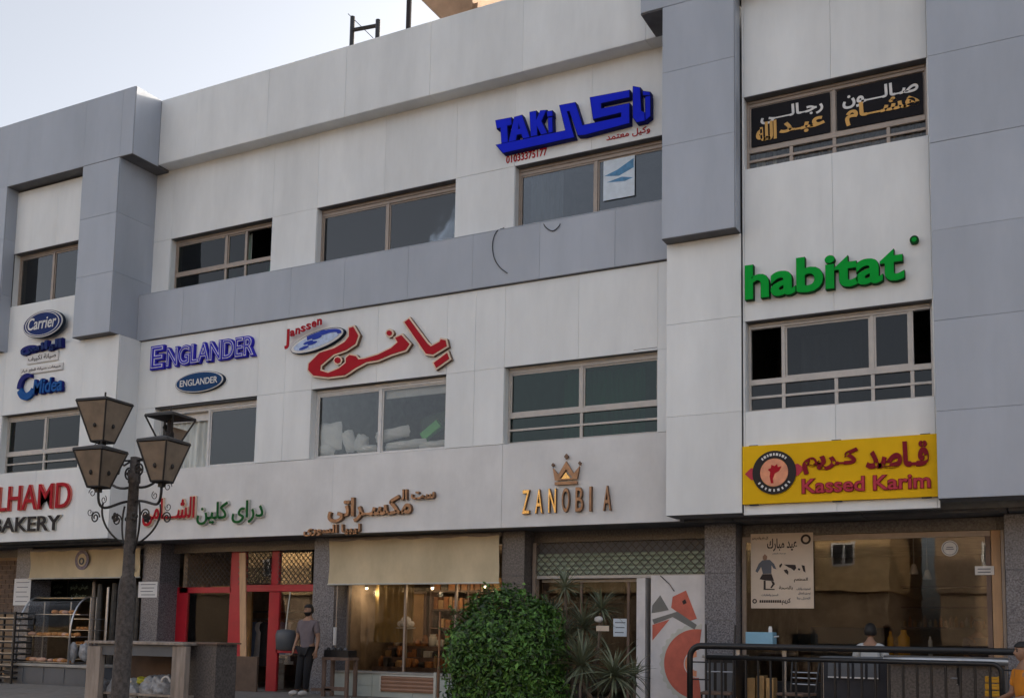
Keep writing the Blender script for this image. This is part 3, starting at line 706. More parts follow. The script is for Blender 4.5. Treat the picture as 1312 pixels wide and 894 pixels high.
poly2('ring_bottom', [arc(.32, 200, 330) + arc(.20, 330, 200, .02, .05)], .12, .07, 'midblue', S)
# poster and papers behind panes
S = root('poster', 'blue and white poster taped inside the upper window under the blue sign', 'poster', (-7, .74, 9.8))
Y = 1.1 + .16 + .012; x0, _ = at(773, 240, Y); x1, _ = at(813, 240, Y); z1 = at(793, 203, Y)[1]; z0 = at(793, 254, Y)[1]
MB().box(x0, x1, Y, Y + .004, z0, z1).build('sheet', 'poster_pale', S)
hh = z1 - z0; ww = x1 - x0
poly2('print_band', [[(x0 + .02, z0 + hh * .62), (x0 + ww * .45, z0 + hh * .72), (x1 - .02, z0 + hh * .93), (x1 - .02, z0 + hh * .7), (x0 + ww * .5, z0 + hh * .56)]], Y - .004, .003, 'poster_blue', S)
poly2('print_band', [[(x0 + ww * .1, z0 + hh * .45), (x0 + ww * .6, z0 + hh * .52), (x1 - .03, z0 + hh * .45), (x0 + ww * .7, z0 + hh * .4)]], Y - .004, .003, 'poster_blue', S)
# loose cables
def cable(label, pts, Y, r=.009, pre=None):
    P = [A3(px, py, Y + dy) for px, py, dy in pts]; Q = []
    for i in range(len(P) - 1):
        for k in range(4):
            t = k / 4; p0, p1, p2, p3 = P[max(i - 1, 0)], P[i], P[i + 1], P[min(i + 2, len(P) - 1)]
            Q.append(.5 * ((2 * p1) + (p2 - p0) * t + (2 * p0 - 5 * p1 + 4 * p2 - p3) * t * t + (3 * p1 - p0 - 3 * p2 + p3) * t ** 3))
    Q.append(P[-1]); return tag(MB().tube(Q, r, 6).build('cable', 'cable', smooth=True), label, 'cable')
cable('long loose cable hanging in a bow over the grey band', [(646, 292, .1), (636, 297, 0), (631, 312, 0), (633, 330, 0), (640, 342, 0), (650, 350, 0)], .735)
cable('short loop of cable under the upper right window', [(695, 283, .05), (699, 291, 0), (708, 296, 0), (716, 290, 0), (719, 283, .05)], .735)

# ------------------------------------------------------------------ shop fronts
def bx(px0, py0, px1, py1, y0, y1):      # box whose front face spans two pixels' sight lines on the plane y0
    xa_, za_ = at(px0, py0, y0); xb_, zb_ = at(px1, py1, y0)
    return xa_, xb_, y0, y1, min(za_, zb_), max(za_, zb_)
def pillar(x0, x1, y0=1.4, y1=1.99, m='granite', courses=(gz, 1.15, 1.95, 2.75, 3.6)):
    p = MB().box(x0 + .01, x1 - .01, y0 + .01, y1, gz, 3.6).build('pillar', 'joint_sealant', B)
    for a, b in zip(courses[:-1], courses[1:]):
        MB().box(x0, x1, y0, y1 + .002, a + .003, b - .003).build('granite_slab', m, p, bevel=.003)
xl0, xl1 = at(21, 730, 1.4)[0], at(40, 730, 1.4)[0]
pillar(xl0, xl1); pillar(-19.02, -18.48, m='granite'); pillar(-14.08, -13.53); pillar(-9.6, -9.12, m='granite_brown'); pillar(-5.61, -5.06); pillar(-.87, .5)
MB().box(-26, xl0 - .01, 1.6, 1.9, gz, 3.39).build('side_wall', 'brown_wall', B)
for j in range(11):
    for i in range(5):
        MB().box(-24.9 + i * .3 + .15 * (j % 2), -24.62 + i * .3 + .15 * (j % 2), 1.585, 1.6, 2.0 + j * .12 + .006, 2.11 + j * .12).build('brick', 'brown_panel', B)
for x in (-25.9, -18.3, -13.8, -9.4, -5.35, .3):
    MB().box(x - .06, x + .06, 2.0, 6.9, gz, 3.39).build('shop_partition', 'shop_room', B)
MB().box(-26, 7.7, 7, 7.2, gz, 3.65).build('shop_back_wall', 'shop_room', B); MB().box(-26, 7.7, 2.0, 6.99, 3.41, 3.65).build('shop_ceiling', 'shop_room', B)
MB().box(.6, 7.7, 1.9, 2.0, gz, 3.39).build('side_wall', 'brown_wall', B)
def frame(name, px0, py0, px1, py1, y, t, m, par=B, d=.06):
    x0, x1, _, _, z0, z1 = bx(px0, py0, px1, py1, y, y); b = MB()
    b.box(x0, x0 + t, y, y + d, z0, z1); b.box(x1 - t, x1, y, y + d, z0, z1); b.box(x0 + t, x1 - t, y, y + d, z1 - t, z1); b.box(x0 + t, x1 - t, y, y + d, z0, z0 + t)
    return b.build(name, m, par), (x0, x1, z0, z1)
def pane(x0, x1, z0, z1, y, gm='shop_glass', par=B, name='shop_pane'):
    return MB().box(x0, x1, y, y + .008, z0, z1).build(name, gm, par)
def blind(label, x0, x1, z0, z1, y, m='beige_blind'):
    r_ = root('shop_blind', label, 'blind', ((x0 + x1) / 2, y, z1)); n = 26; b = MB(); rr = random.Random(int(-x0 * 10))
    m_ = 8; vs = []
    for j in range(m_ + 1):
        for i in range(n + 1):
            u, v = i / n, j / m_; vs.append((x0 + (x1 - x0) * u, y + .025 * math.sin(u * 9 + v * 2.3) * math.sin(v * 3.1) + .012 * math.sin(u * 31 + 5 * v), z0 + (z1 - z0) * v))
    b.add(vs, [(j * (n + 1) + i, j * (n + 1) + i + 1, (j + 1) * (n + 1) + i + 1, (j + 1) * (n + 1) + i) for j in range(m_) for i in range(n)])
    b.build('fabric', m, r_, smooth=True); MB().tube([(x0 - .01, y, z0), (x1 + .01, y, z0)], .018, 8).build('bottom_bar', 'pale_edge', r_)
    MB().tube([(x0, y + .03, z1 + .02), (x1, y + .03, z1 + .02)], .045, 10).build('roller', 'bronze_frame', r_); return r_
bl = blind('large stained beige roller blind hanging over the shop window behind the man', -13.64, -9.62, 2.62, 3.52, 1.33)
bb = blind('short cream roller blind with a round emblem over the bakery opening', xl1 + .02, -19.04, 2.83, 3.5, 1.33)
cx_, cz_ = at(105.5, 717, 1.30); ring((cx_, cz_), .155, .235, 1.285, 1.298).build('emblem_ring', 'sticker_violet', bb); MB().disc((cx_, cz_), .15, .15, 1.288, 1.298).build('emblem_disc', 'beige_blind', bb)
ring((cx_, cz_ - .03), .05, .085, 1.27, 1.284, 20).build('emblem_mark', 'ink_grey', bb)
poly2('blossom_print', [[(-19.25 + .07 * math.cos(t) * (1 + .4 * math.cos(5 * t)), 3.0 + .12 * math.sin(t)) for t in [k * .349 for k in range(18)]]], 1.29, .006, 'ink_grey', bb)
# ---- bakery: counter, glass case, breads, rack, menu board
S = root('shop_counter', 'grey painted bakery counter with a pale stone top at the left edge', 'counter', (-20.3, .1, gz))
x0, x1 = at(4, 860, .05)[0], at(110, 860, .05)[0]; zc = at(60, 850, .05)[1]
MB().box(x0, x1, .08, .78, gz, zc - .06).build('body', 'counter_grey', S); MB().box(x0 - .03, x1 + .03, .03, .84, zc - .059, zc).build('top', 'counter_top', S, bevel=.006)
for k in range(4): MB().box(x0 + .05 + k * (x1 - x0) / 4, x0 - .03 + (k + 1) * (x1 - x0) / 4, .068, .079, gz + .05, zc - .1).build('panel', 'counter_grey', S)
S = root('display_case', 'curved glass bakery display case with steel edges holding trays of bread', 'display case', (-20.9, .4, zc))
cx0, cx1 = at(20, 840, .1)[0], at(87, 840, .1)[0]; zt = at(60, 764, .4)[1]
def arc_side(x, inset=0): return [(x, .12, zc)] + [(x, .12, zc + (zt - zc) * .45)] + [(x, .12 + .5 * (1 - math.cos(t)), zc + (zt - zc) * (.45 + .55 * math.sin(t))) for t in [math.pi / 2 * k / 8 for k in range(1, 9)]]
for x in (cx0, cx1): MB().tube(arc_side(x), .022, 8).build('edge_tube', 'steel', S, smooth=True)
for x in (cx0, cx1): MB().tube([(x, .78, zc), (x, .78, zt), (x, .6, zt)], .016, 8).build('rear_post', 'steel', S)
pr = arc_side(0); b = MB(); n = len(pr)
b.add([(x, p[1], p[2]) for x in (cx0 + .02, cx1 - .02) for p in pr], [(i, i + 1, n + i + 1, n + i) for i in range(n - 1)]); b.build('curved_glass', 'case_glass', S, smooth=True)
shelf_z = [at(60, 843, .4)[1] - .0, at(60, 815, .4)[1], at(60, 787, .4)[1]]
shelf_z[0] = zc + .02
for k, z in enumerate(shelf_z): MB().box(cx0 + .03, cx1 - .03, .18 + .1 * k, .76, z, z + .018).build('shelf', 'steel', S)
rb = random.Random(5); nb = 0
for k, z in enumerate(shelf_z):
    for i in range(9 if k < 2 else 4):
        x = cx0 + .16 + i * (cx1 - cx0 - .3) / 8 + rb.uniform(-.02, .02) if k < 2 else cx0 + .75 + i * .17
        r1, r2 = rb.uniform(.06, .085), rb.uniform(.04, .055)
        o = MB().ball((x, .3 + .1 * k + rb.uniform(-.03, .05), z + .02 + r2 * .8), (r1, rb.uniform(.07, .11), r2), 12, 7, .06, nb).build('bread_loaf', 'bread_pale' if rb.random() < .35 else 'bread', None, smooth=True)
        tag(o, 'small round loaf in the row on the %s shelf of the bakery display case' % ('bottom', 'middle', 'top')[k], 'bread', 'loaves on the %s shelf of the bakery case' % ('bottom', 'middle', 'top')[k]); nb += 1
S = root('display_case', 'second dim glass case with steel post, right of the curved bakery case', 'display case', (-19.7, 1, zc))
a0, a1 = at(88, 830, .5)[0], at(113, 830, .5)[0]
for x in (a0, a1): MB().tube([(x, .5, gz), (x, .5, at(100, 765, .5)[1])], .018, 8).build('post', 'steel', S)
for z in (zc + .1, zc + .42, zc + .75, zc + 1.0): MB().box(a0 + .02, a1 - .02, .52, .95, z, z + .015).build('shelf', 'steel', S)
for k in range(6): tag(MB().ball((a0 + .12 + (k % 3) * .13, .65, zc + (.47 if k < 3 else .80)), (.055, .08, .04), 10, 6, .06, k).build('bread_roll', 'bread', None, smooth=True), 'small brown roll on the narrow shelves beside the curved bakery case', 'bread', 'rolls on the narrow shelves')
for k, (px, lab) in enumerate(((92, 'full pale plastic bag standing on the bakery counter, left one'), (106, 'full pale plastic bag standing on the bakery counter, right one'))):
    x, z = at(px, 846, .2); o = MB().ball((x, .22, z + .19), (.10, .1, .2), 14, 10, .14, k + 4).build('plastic_bag', 'sack', None, smooth=True); tag(o, lab, 'bag')
S = root('tray_rack', 'dark baker’s tray rack with stacked trays at the far left edge', 'rack', (-22.4, .3, gz))
r0, r1 = at(-22, 830, -.1)[0], at(17, 830, -.1)[0]; rt = at(8, 783, -.1)[1]
for x in (r0, r1):
    for y in (-.1, .4): MB().box(x - .02, x + .02, y - .02, y + .02, gz, rt).build('post', 'black_paint', S)
for k in range(12):
    z = gz + .1 + k * (rt - gz - .15) / 11; MB().box(r0 + .02, r1 - .02, -.1, .4, z, z + .035).build('tray', 'iron', S)
    if k % 2 == 0: MB().box(r0 + .05, r1 - .05, -.06, .36, z + .036, z + .055).build('liner', 'steel', S)
mb = root('menu_board', 'dark menu board with pale handwriting inside the bakery', 'board', (-20.5, 2.6, 2.4))
for (pa, pb) in (((66, 744), (84, 765)), ((88, 744), (116, 770))):
    x0, x1, _, _, z0, z1 = bx(*pa, *pb, 2.6, 2.6); MB().box(x0, x1, 2.6, 2.63, z0, z1).build('panel', 'board_dark', mb)
    text('word', 'خبز بلدى' if pa[0] < 80 else 'عيش فينو', x0 + .1, x1 - .1, z0 + (z1 - z0) * .55, z1 - .08, 2.58, .01, '', mb, rtl=True, layers=[('chalk', .01, 0, .01)])
    text('word', 'طازج' if pa[0] < 80 else 'معجنات', x0 + .15, x1 - .15, z0 + .08, z0 + (z1 - z0) * .4, 2.58, .01, '', mb, rtl=True, layers=[('chalk', .01, 0, .01)])
# dark upright things and rolled goods in the bakery doorway
for k, (px, wd, top, m_) in enumerate(((119, .06, 745, 'weathered_wood'), (127, .09, 748, 'dark_goods'), (137, .05, 752, 'steel'), (146, .10, 747, 'dark_goods'), (176, .07, 750, 'dark_goods'))):
    x, z = at(px, top, 1.7); lb = ['tall pale plank', 'dark bundle just right of the tall pale plank', 'thin metal pole', 'dark bundle just left of the lamp post', 'dark bundle right of the lamp post'][k]
    b = MB(); b.tube([(x, 1.7, gz), (x + .03, 1.72, (z + gz) / 2), (x, 1.75, z)], [wd, wd * .8, wd * .7], 9); tag(b.build('upright_bundle' if 'bundle' in lb else 'pole', m_, None), lb + ' standing in the bakery doorway', 'bundle' if 'bundle' in lb else 'pole')
def notice(px0, py0, px1, py1, y, label, rows=5, m='paper'):
    r_ = root('paper_notice', label, 'notice', (at(px0, py0, y)[0], y, at(px0, py0, y)[1])); x0, x1, _, _, z0, z1 = bx(px0, py0, px1, py1, y, y)
    MB().box(x0, x1, y - .004, y - .001, z0, z1).build('sheet', m, r_)
    for k in range(rows):
        z = z1 - (z1 - z0) * (k + .8) / (rows + .6); MB().box(x0 + (x1 - x0) * (.12 + .05 * (k % 2)), x1 - (x1 - x0) * (.1 + .06 * ((k * 7) % 3)), y - .006, y - .0045, z - .008, z + .008).build('line', 'ink_grey', r_)
    return r_
notice(19, 741, 38, 775, 1.395, 'tall white printed notice on the pillar left of the bakery')
notice(178, 745, 201, 765, 1.395, 'small white printed notice on the granite pillar right of the lamp post', 4)

# ---- red framed clothes shop
YR = 1.95
S = part_root('storefront', 'red metal framed shop front with glass door beside the granite pillar', (-16.5, YR, gz))
def rbar(px0, py0, px1, py1, y=YR, m='red_frame', n='frame_bar', d=.08): return MB().box(*bx(px0, py0, px1, py1, y, y + d)).build(n, m, S, bevel=.004)
zt_ = at(300, 700, YR)[1]
rbar(297, 701, 307, 905); rbar(349, 701, 357, 748.5); rbar(308, 749, 401, 757); rbar(230, 752, 296, 759); rbar(227, 752, 233, 905, d=.07)
rbar(345, 758, 352, 905, d=.07); rbar(353, 831, 399, 837, d=.05); rbar(234, 831, 296, 837, d=.05); rbar(308, 887, 344, 900, d=.05); rbar(234, 887, 296, 900, d=.05); rbar(353, 887, 399, 900, d=.05)
gl = [(234, 760, 296, 830), (234, 838, 296, 886), (353, 758, 399, 830), (353, 838, 399, 886), (308, 708, 348, 748), (358, 708, 398, 748)]
for g_ in gl: x0, x1, _, _, z0, z1 = bx(*g_, YR + .03, YR + .03); pane(x0, x1, z0, z1, YR + .035, par=S, name='glass_pane')
def lattice(name, x0, x1, z0, z1, y, par, m='grille_metal', st=.13, r=.007):
    b = MB(); h = z1 - z0; wd = x1 - x0; k = -int(h / st) - 1
    while k * st < wd:
        for sgn in (1, -1):
            a = k * st; pts = []
            t0, t1 = max(0, -a), min(h, wd - a)
            if t1 > t0 + .01:
                p0, p1 = (a + t0, t0), (a + t1, t1)
                if sgn < 0: p0, p1 = (p0[0], h - p0[1]), (p1[0], h - p1[1])
                b.tube([(x0 + p0[0], y + .004 * sgn, z0 + p0[1]), (x0 + p1[0], y + .004 * sgn, z0 + p1[1])], r, 4)
        k += 1
    return tag(b.build(name, m, par), kind='stuff')
for g_ in ((240, 704, 296, 751), (308, 704, 348, 748), (358, 704, 400, 748)):
    x0, x1, _, _, z0, z1 = bx(*g_, YR, YR); lattice('diamond_grille', x0, x1, z0, z1, YR - .03, S)
x0, x1, _, _, z0, z1 = bx(246, 760, 262, 905, YR + .3, YR); MB().box(x0 - .3, x0 + .15, YR + .5, YR + .56, gz, z1 + .2).build('door_leaf', 'pale_wood', S); MB().box(x0 + .2, x1 + .9, YR + .7, YR + .76, gz, z1 + .2).build('inner_board', 'tan_box', S)
o = MB(); p0 = A3(311, 708, 1.5); p1 = A3(312, 841, 1.25)
o.obox((p0 + p1) / 2, (.085, 0, 0), (0, .015, 0), (p0 - p1) / 2); tag(o.build('wooden_plank', 'pale_wood', None), 'long pale wooden plank leaning upright before the red shop door', 'plank')
S = root('carton', 'tall brown panel standing under the wooden plank at the red door', 'board', (-16, 1, gz))
x0, x1, _, _, z0, z1 = bx(303, 840, 327, 905, 1.15, 1.15); MB().box(x0, x1, 1.15, 1.2, gz, z1).build('board', 'brown_panel', S); MB().box(x0 + .05, x0 + .1, 1.2, 1.35, gz, z1 - .2).build('foot', 'brown_panel', S)
S = root('clothes_rail', 'two level steel clothes rail inside the red framed shop', 'clothes rail', (-15.6, 3, gz))
xa_, xb_ = at(300, 790, 3)[0], at(398, 790, 3)[0]
for py in (783, 793):
    z = at(350, py, 3)[1]; MB().tube([(xa_, 3 + (.25 if py == 783 else 0), z), (xb_, 3 + (.25 if py == 783 else 0), z)], .022, 8).build('rail', 'steel', S)
for x in (xa_, xb_): MB().tube([(x, 3, gz), (x, 3, at(350, 793, 3)[1])], .02, 8).build('post', 'steel', S)
rb = random.Random(9); zr = at(350, 793, 3)[1]
labs = {'cloth_dark': 'black garment hanging on the rail inside the red framed shop', 'cloth_white': 'white garment hanging on the rail inside the red framed shop', 'cloth_blue': 'pale blue garment hanging on the rail inside the red framed shop'}
for k in range(16):
    x = xa_ + .15 + k * (xb_ - xa_ - .3) / 15; m_ = ['cloth_dark', 'cloth_dark', 'cloth_white', 'cloth_blue', 'cloth_blue', 'cloth_white', 'cloth_dark'][k % 7]; L = rb.uniform(.75, 1.05); b = MB()
    prof = [(0, .02), (.05, .20), (.14, .24), (.3, .19), (L, .23)]; vs = []
    for dz, hw in prof:
        for q in range(10):
            t = 2 * math.pi * q / 10; vs.append((x + .045 * math.cos(t) * (1 + .3 * math.sin(dz * 9 + q)), 3 + hw * math.sin(t), zr - .06 - dz))
    b.add(vs, [(j * 10 + q, j * 10 + (q + 1) % 10, (j + 1) * 10 + (q + 1) % 10, (j + 1) * 10 + q) for j in range(4) for q in range(10)])
    # turned to face the street
    b.v = [(x + (v[1] - 3) * .8, 3 + (v[0] - x), v[2]) for v in b.v]
    o = b.build('garment', m_, None, smooth=True); tag(o, labs[m_], 'garment', {'cloth_dark': 'black garments on the rail', 'cloth_white': 'white garments on the rail', 'cloth_blue': 'pale blue garments on the rail'}[m_])
    MB().tube([(x, 3, zr), (x, 3, zr - .08)], .006, 5).build('hook', 'steel', o)
S = root('hanging_bag', 'dark round bag hanging on a pale rod beside the red door', 'bag', (-15, 1.6, 1.5))
x, z = at(366, 819, 1.6); MB().lathe(x, 1.6, [(.13, z - .23), (.2, z - .2), (.22, z + .1), (.19, z + .2), (.05, z + .22)], 14).build('body', 'counter_grey', S, smooth=True)
MB().tube([A3(366, 806, 1.6), A3(369, 780, 1.6), A3(372, 758, 1.65)], .014, 6).build('rod', 'pale_edge', S)
# ---- middle shop with the big blind
YM = 1.85
S = part_root('storefront', 'wide shop window on a pale tiled sill under the big beige blind', (-11.5, YM, gz))
zs = at(500, 863, 1.4)[1]
xs_ = rng(-13.5, -9.62, 4); zz_ = [gz, .6, zs]
MB().box(-13.49, -9.63, 1.45, 1.84, gz, zs - .01).build('sill_wall', 'sill_tile', S)
gx0, gx1, _, _, gz0, gz1 = bx(489, 865, 556, 888, 1.42, 1.42)
for i in range(4):
    for j in range(2):
        if i == 1 or (i == 2 and j == 1): pass
        MB().box(xs_[i] + .004, xs_[i + 1] - .004, 1.435, 1.449, zz_[j] + .004, zz_[j + 1] - .004).build('tile', 'sill_tile', S)
MB().box(-13.5, -9.62, 1.40, 1.86, zs, zs + .03).build('sill_top', 'counter_top', S, bevel=.004)
vent = root('vent_grille', 'slatted brown vent set in the pale sill wall left of the bush', 'vent', (gx0, 1.4, gz0))
ring_ = MB(); ring_.box(gx0 - .03, gx0, 1.39, 1.43, gz0, gz1); ring_.box(gx1, gx1 + .05, 1.39, 1.43, gz0 - .2, gz1 + .1); ring_.box(gx0, gx1, 1.39, 1.43, gz1, gz1 + .03); ring_.build('frame', 'pale_edge', vent)
for k in range(4):
    z = gz0 + (k + .5) * (gz1 - gz0) / 4; MB().obox(((gx0 + gx1) / 2, 1.41, z), ((gx1 - gx0) / 2, 0, 0), (0, .012, .018), (0, -.008, .02)).build('slat', 'brown_slat', vent)
ztop = 3.38
for a, b in ((-13.5, -12.1), (-12.06, -10.9), (-10.86, -9.62)):
    pane(a, b, zs + .04, ztop, YM + .02, par=S, name='glass_pane')
for x in (-13.52, -12.08, -10.88): MB().box(x - .02, x + .02, YM, YM + .06, zs + .03, ztop).build('mullion', 'bronze_frame', S)
# goods behind that window
for px, py, lb in ((554, 752, 'small lit ceiling spot seen under the middle of the big beige blind'), (622, 750, 'small lit ceiling spot seen under the right end of the big beige blind'), (470, 752, 'small lit ceiling spot seen under the left part of the big beige blind')):
    x, z = at(px, py, 2.3); L0 = root('ceiling_spot', lb, 'lamp', (x, 2.3, z)); MB().tube([(x, 2.3, 3.40), (x, 2.3, z + .06)], .012, 6).build('stem', 'sticker_white', L0); MB().lathe(x, 2.3, [(.03, z + .06), (.05, z), (.045, z - .005)], 12).build('shade', 'sticker_white', L0)
    MB().ball((x, 2.3, z - .02), .028, 10, 6).build('bulb', 'bulb_glow', L0, smooth=True); pl = bpy.data.lights.new('spot_light', 'POINT'); pl.energy = 4.5; pl.color = (1, .80, .56); pl.shadow_soft_size = .06; po_ = bpy.data.objects.new('spot_light', pl); C.objects.link(po_); po_.parent = L0; po_.location = (0, .3, -.12)
curtain(-13.35, -12.35, 1.45, 3.35, 2.6, 'yellow_blind', S, .02, 'inner_blind'); 
g = root('display_shelves', 'brown display shelves behind the middle shop window', 'shelves', (-11, 3.4, gz))
for z in (gz + .4, .95, 1.35, 1.75, 2.15, 2.55): MB().box(-12.4, -9.6, 3.3, 3.75, z, z + .03).build('shelf', 'dark_wood', g)
for x in (-12.4, -11.45, -10.5, -9.6): MB().box(x - .02, x + .02, 3.3, 3.76, gz, 3.0).build('upright', 'dark_wood', g)
rb = random.Random(12)
for r_, z in enumerate((.98, 1.38, 1.78, 2.18, 2.58)):
    x = -12.35
    while x < -9.7:
        wd = rb.uniform(.07, .17); hh = rb.uniform(.14, .30); m_ = rb.choice(['orange_goods', 'orange_goods', 'tan_box', 'dark_goods', 'bread'])
        o = MB().box(x, x + wd, 3.34, 3.6, z + .002, z + hh).build('packet', m_, None, bevel=.01)
        cn_, tn_ = {'orange_goods': ('orange', 'packet'), 'tan_box': ('tan', 'carton'), 'dark_goods': ('dark', 'packet'), 'bread': ('brown', 'packet')}[m_]; rn_ = ('lowest', 'second', 'middle', 'fourth', 'top')[r_]
        tag(o, f'{cn_} {tn_} standing on the {rn_} brown shelf of the middle shop', tn_, f'{cn_} goods on the {rn_} shelf'); x += wd + rb.uniform(.01, .05)
tier = root('tiered_stand', 'dark stepped stand of sweets behind the middle shop window', 'stand', (-11.5, 2.4, gz))
rb = random.Random(21)
for r_, (y, z) in enumerate(((2.35, .95), (2.62, 1.15), (2.9, 1.38))):
    MB().box(-13.2, -9.7, y, y + .26, gz, z).build('step', 'dark_wood', tier)
    x = -13.1
    while x < -9.85:
        wd = rb.uniform(.09, .2); hh = rb.uniform(.1, .26); m_ = rb.choice(['orange_goods', 'tan_box', 'dark_goods', 'bread', 'pale_edge', 'orange_goods', 'dark_goods']); cn_ = {'orange_goods': 'orange', 'tan_box': 'tan', 'dark_goods': 'dark', 'bread': 'brown', 'pale_edge': 'pale'}[m_]; rn_ = ('lowest', 'middle', 'top')[r_]; kd = rb.choice(['jar', 'box', 'bag', 'box'])
        if kd == 'jar': o = MB().lathe(x + wd / 2, y + .12, [(wd * .42, z + .001), (wd * .48, z + .03), (wd * .48, z + hh * .75), (wd * .3, z + hh * .86), (wd * .34, z + hh * .87), (wd * .34, z + hh)], 12).build('jar', m_, None)
        elif kd == 'box': o = MB().box(x, x + wd, y + .04, y + .2, z + .001, z + hh * .8).build('sweet_box', m_, None, bevel=.008)
        else: o = MB().ball((x + wd / 2, y + .12, z + hh * .45), (wd * .5, .09, hh * .55), 12, 8, .12, int(x * 50) % 97).build('sweet_bag', m_, None, smooth=True)
        tag(o, f'{cn_} {kd} on the {rn_} step of the sweets stand in the middle shop', kd, f'{cn_} {"boxes" if kd == "box" else kd + "s"} on the {rn_} step of the sweets stand'); x += wd + rb.uniform(.01, .06)
S = root('wall_mirror', 'tan tall board standing at the left behind the middle shop window', 'board', (-12.9, 3.0, gz)); MB().box(-13.3, -12.55, 3.25, 3.29, gz, 2.5).build('board', 'tan_box', S, bevel=.02); MB().box(-13.35, -12.5, 3.291, 3.33, gz, 2.55).build('frame', 'dark_wood', S)
S = root('sweets_dome', 'white scalloped dome on a stem in the middle of the middle shop window', 'display dome', (at(520, 800, 2.5)[0], 2.5, 1.2)); x, z = at(520, 803, 2.5)
MB().lathe(x, 2.5, [(.10, .96), (.03, 1.0), (.03, z - .04), (.2, z - .03), (.21, z)], 14).build('stem', 'pale_edge', S)
for k in range(9):
    t = k * .698; MB().ball((x + .13 * math.cos(t), 2.5 + .1 * math.sin(t), z + .07), .062, 10, 7).build('scallop', 'cloth_white', S, smooth=True)
MB().ball((x, 2.5, z + .13), (.12, .1, .1), 12, 8).build('crest', 'cloth_white', S, smooth=True)
S = root('fluorescent_tube', 'white tube on a thin pole right of the granite pillar by the man', 'pole', (-13.4, 1.7, gz))
x, _ = at(430, 820, 1.36); MB().tube([(x, 1.36, zs), (x, 1.36, at(430, 750, 1.36)[1])], .014, 6).build('pole', 'bronze_frame', S); MB().tube([(x, 1.33, at(430, 826, 1.33)[1]), (x, 1.33, at(430, 803, 1.33)[1])], .035, 10).build('tube', 'sticker_white', S)
S = root('wooden_pole', 'thin copper brown pole standing left of the clipped bush', 'pole', (-11, .9, gz))
MB().tube([A3(562, 853, .9), A3(564, 783, .9)], .022, 8).build('shaft', 'copper', S); MB().tube([A3(562, 853, .9), A3(561, 893, .9)], .03, 8).build('foot', 'copper_side', S)

# ---- shop behind the plants: half open shutter, glass door, white printed panel
YZ = 1.75
S = part_root('rolling_shutter', 'half raised green grey rolling shutter with diamond grille above the plants', (-7.3, YZ, 2.8))
x0, x1 = at(684, 710, YZ)[0], -5.62; z1 = 3.39; z2 = at(700, 709, YZ)[1]; z3 = at(700, 737, YZ)[1]
x0 = max(x0, -9.1)
MB().box(x0, x1, YZ + .12, YZ + .14, z2, z1).build('dark_backing', 'joint_sealant', S)
for k in range(5):
    a, b_ = z3 + (z2 - z3) * k / 5, z3 + (z2 - z3) * (k + 1) / 5
    s_ = MB(); n = 6; vs = [(x, YZ + .04 - .022 * math.sin(math.pi * i / n), a + (b_ - a) * i / n) for x in (x0, x1) for i in range(n + 1)]
    s_.add(vs, [(i, i + 1, n + 2 + i, n + 1 + i) for i in range(n)]); s_.build('slat', 'shutter_slat', S, smooth=True)
MB().box(x0, x1, YZ, YZ + .07, z3 - .06, z3 - .003).build('bottom_bar', 'pale_frame', S)
lattice('diamond_grille', x0 + .02, x1 - .02, z3, z1, YZ - .02, S, st=.16, r=.008)
MB().box(x0 - .001, x0 + .07, YZ - .05, YZ + .1, gz, z1 - .001).build('guide_rail', 'bronze_frame', S)
S = part_root('storefront', 'glazed shop front with a white door edge behind the clipped bush', (-7.3, 1.9, gz))
zt_ = z3 - .07
xd0, xd1 = at(822, 800, 1.8)[0], at(833, 800, 1.8)[0]
for a, b_ in ((x0 + .1, -8.2), (-8.15, -7.25), (-7.2, xd0 - .05)): pane(a, b_, gz + .1, zt_ - .05, 1.94, par=S, name='glass_pane')
for a in (-8.175, -7.225): MB().box(a - .022, a + .022, 1.91, 1.97, gz, zt_ - .05).build('mullion', 'dark_wood', S)
MB().box(x0 + .1, xd0, 1.91, 1.97, zt_ - .049, zt_).build('head_rail', 'pale_frame', S)
MB().box(xd0, xd1, 1.55, 1.95, gz, at(826, 741, 1.8)[1]).build('door_edge', 'panel_white', S)
notice(786, 792, 803, 815, 1.90, 'pale blue and white notice hanging in the door glass beside the spiky plants', 3, 'poster_pale')
S = root('printed_panel', 'white printed panel with a red toothed wheel left of the restaurant', 'panel', (-6, 1.6, gz))
px0_, px1_, _, _, pz0, pz1 = bx(834, 737, 901, 905, 1.6, 1.6); px1_ = -5.63; pz0 = gz
MB().box(px0_, px1_, 1.6, 1.62, pz0, pz1).build('sheet', 'panel_white', S)
def pz(pts): return [at(a, b, 1.6) for a, b in pts]
def clipx(ps): return [(min(x, px1_ - .004), z) for x, z in ps]
gcx, gcz = at(893, 850, 1.6)
gear = [(gcx + (r_) * math.cos(t), gcz + r_ * math.sin(t)) for k in range(96) for t, r_ in [(2 * math.pi * k / 96, (.72 if k % 4 < 2 else .66))]]
def arcp(r0, r1, a0, a1, n=40, teeth=0): return [(min(px1_ - .004, gcx + (r0 + (teeth if k % 4 < 2 else 0)) * math.cos(t)), gcz + (r0 + (teeth if k % 4 < 2 else 0)) * math.sin(t)) for k in range(n + 1) for t in [math.radians(a0 + (a1 - a0) * k / n)]] + [(min(px1_ - .004, gcx + r1 * math.cos(t)), gcz + r1 * math.sin(t)) for k in range(n + 1) for t in [math.radians(a1 + (a0 - a1) * k / n)]]
poly2('wheel_rim', [arcp(.66, .60, 82, 278, 64, .03)], 1.594, .004, 'pale_edge', S); poly2('wheel_face', [arcp(.60, .24, 82, 278)], 1.594, .0045, 'gear_red', S); poly2('wheel_hub', [arcp(.22, .12, 92, 268)], 1.594, .0045, 'salmon', S)
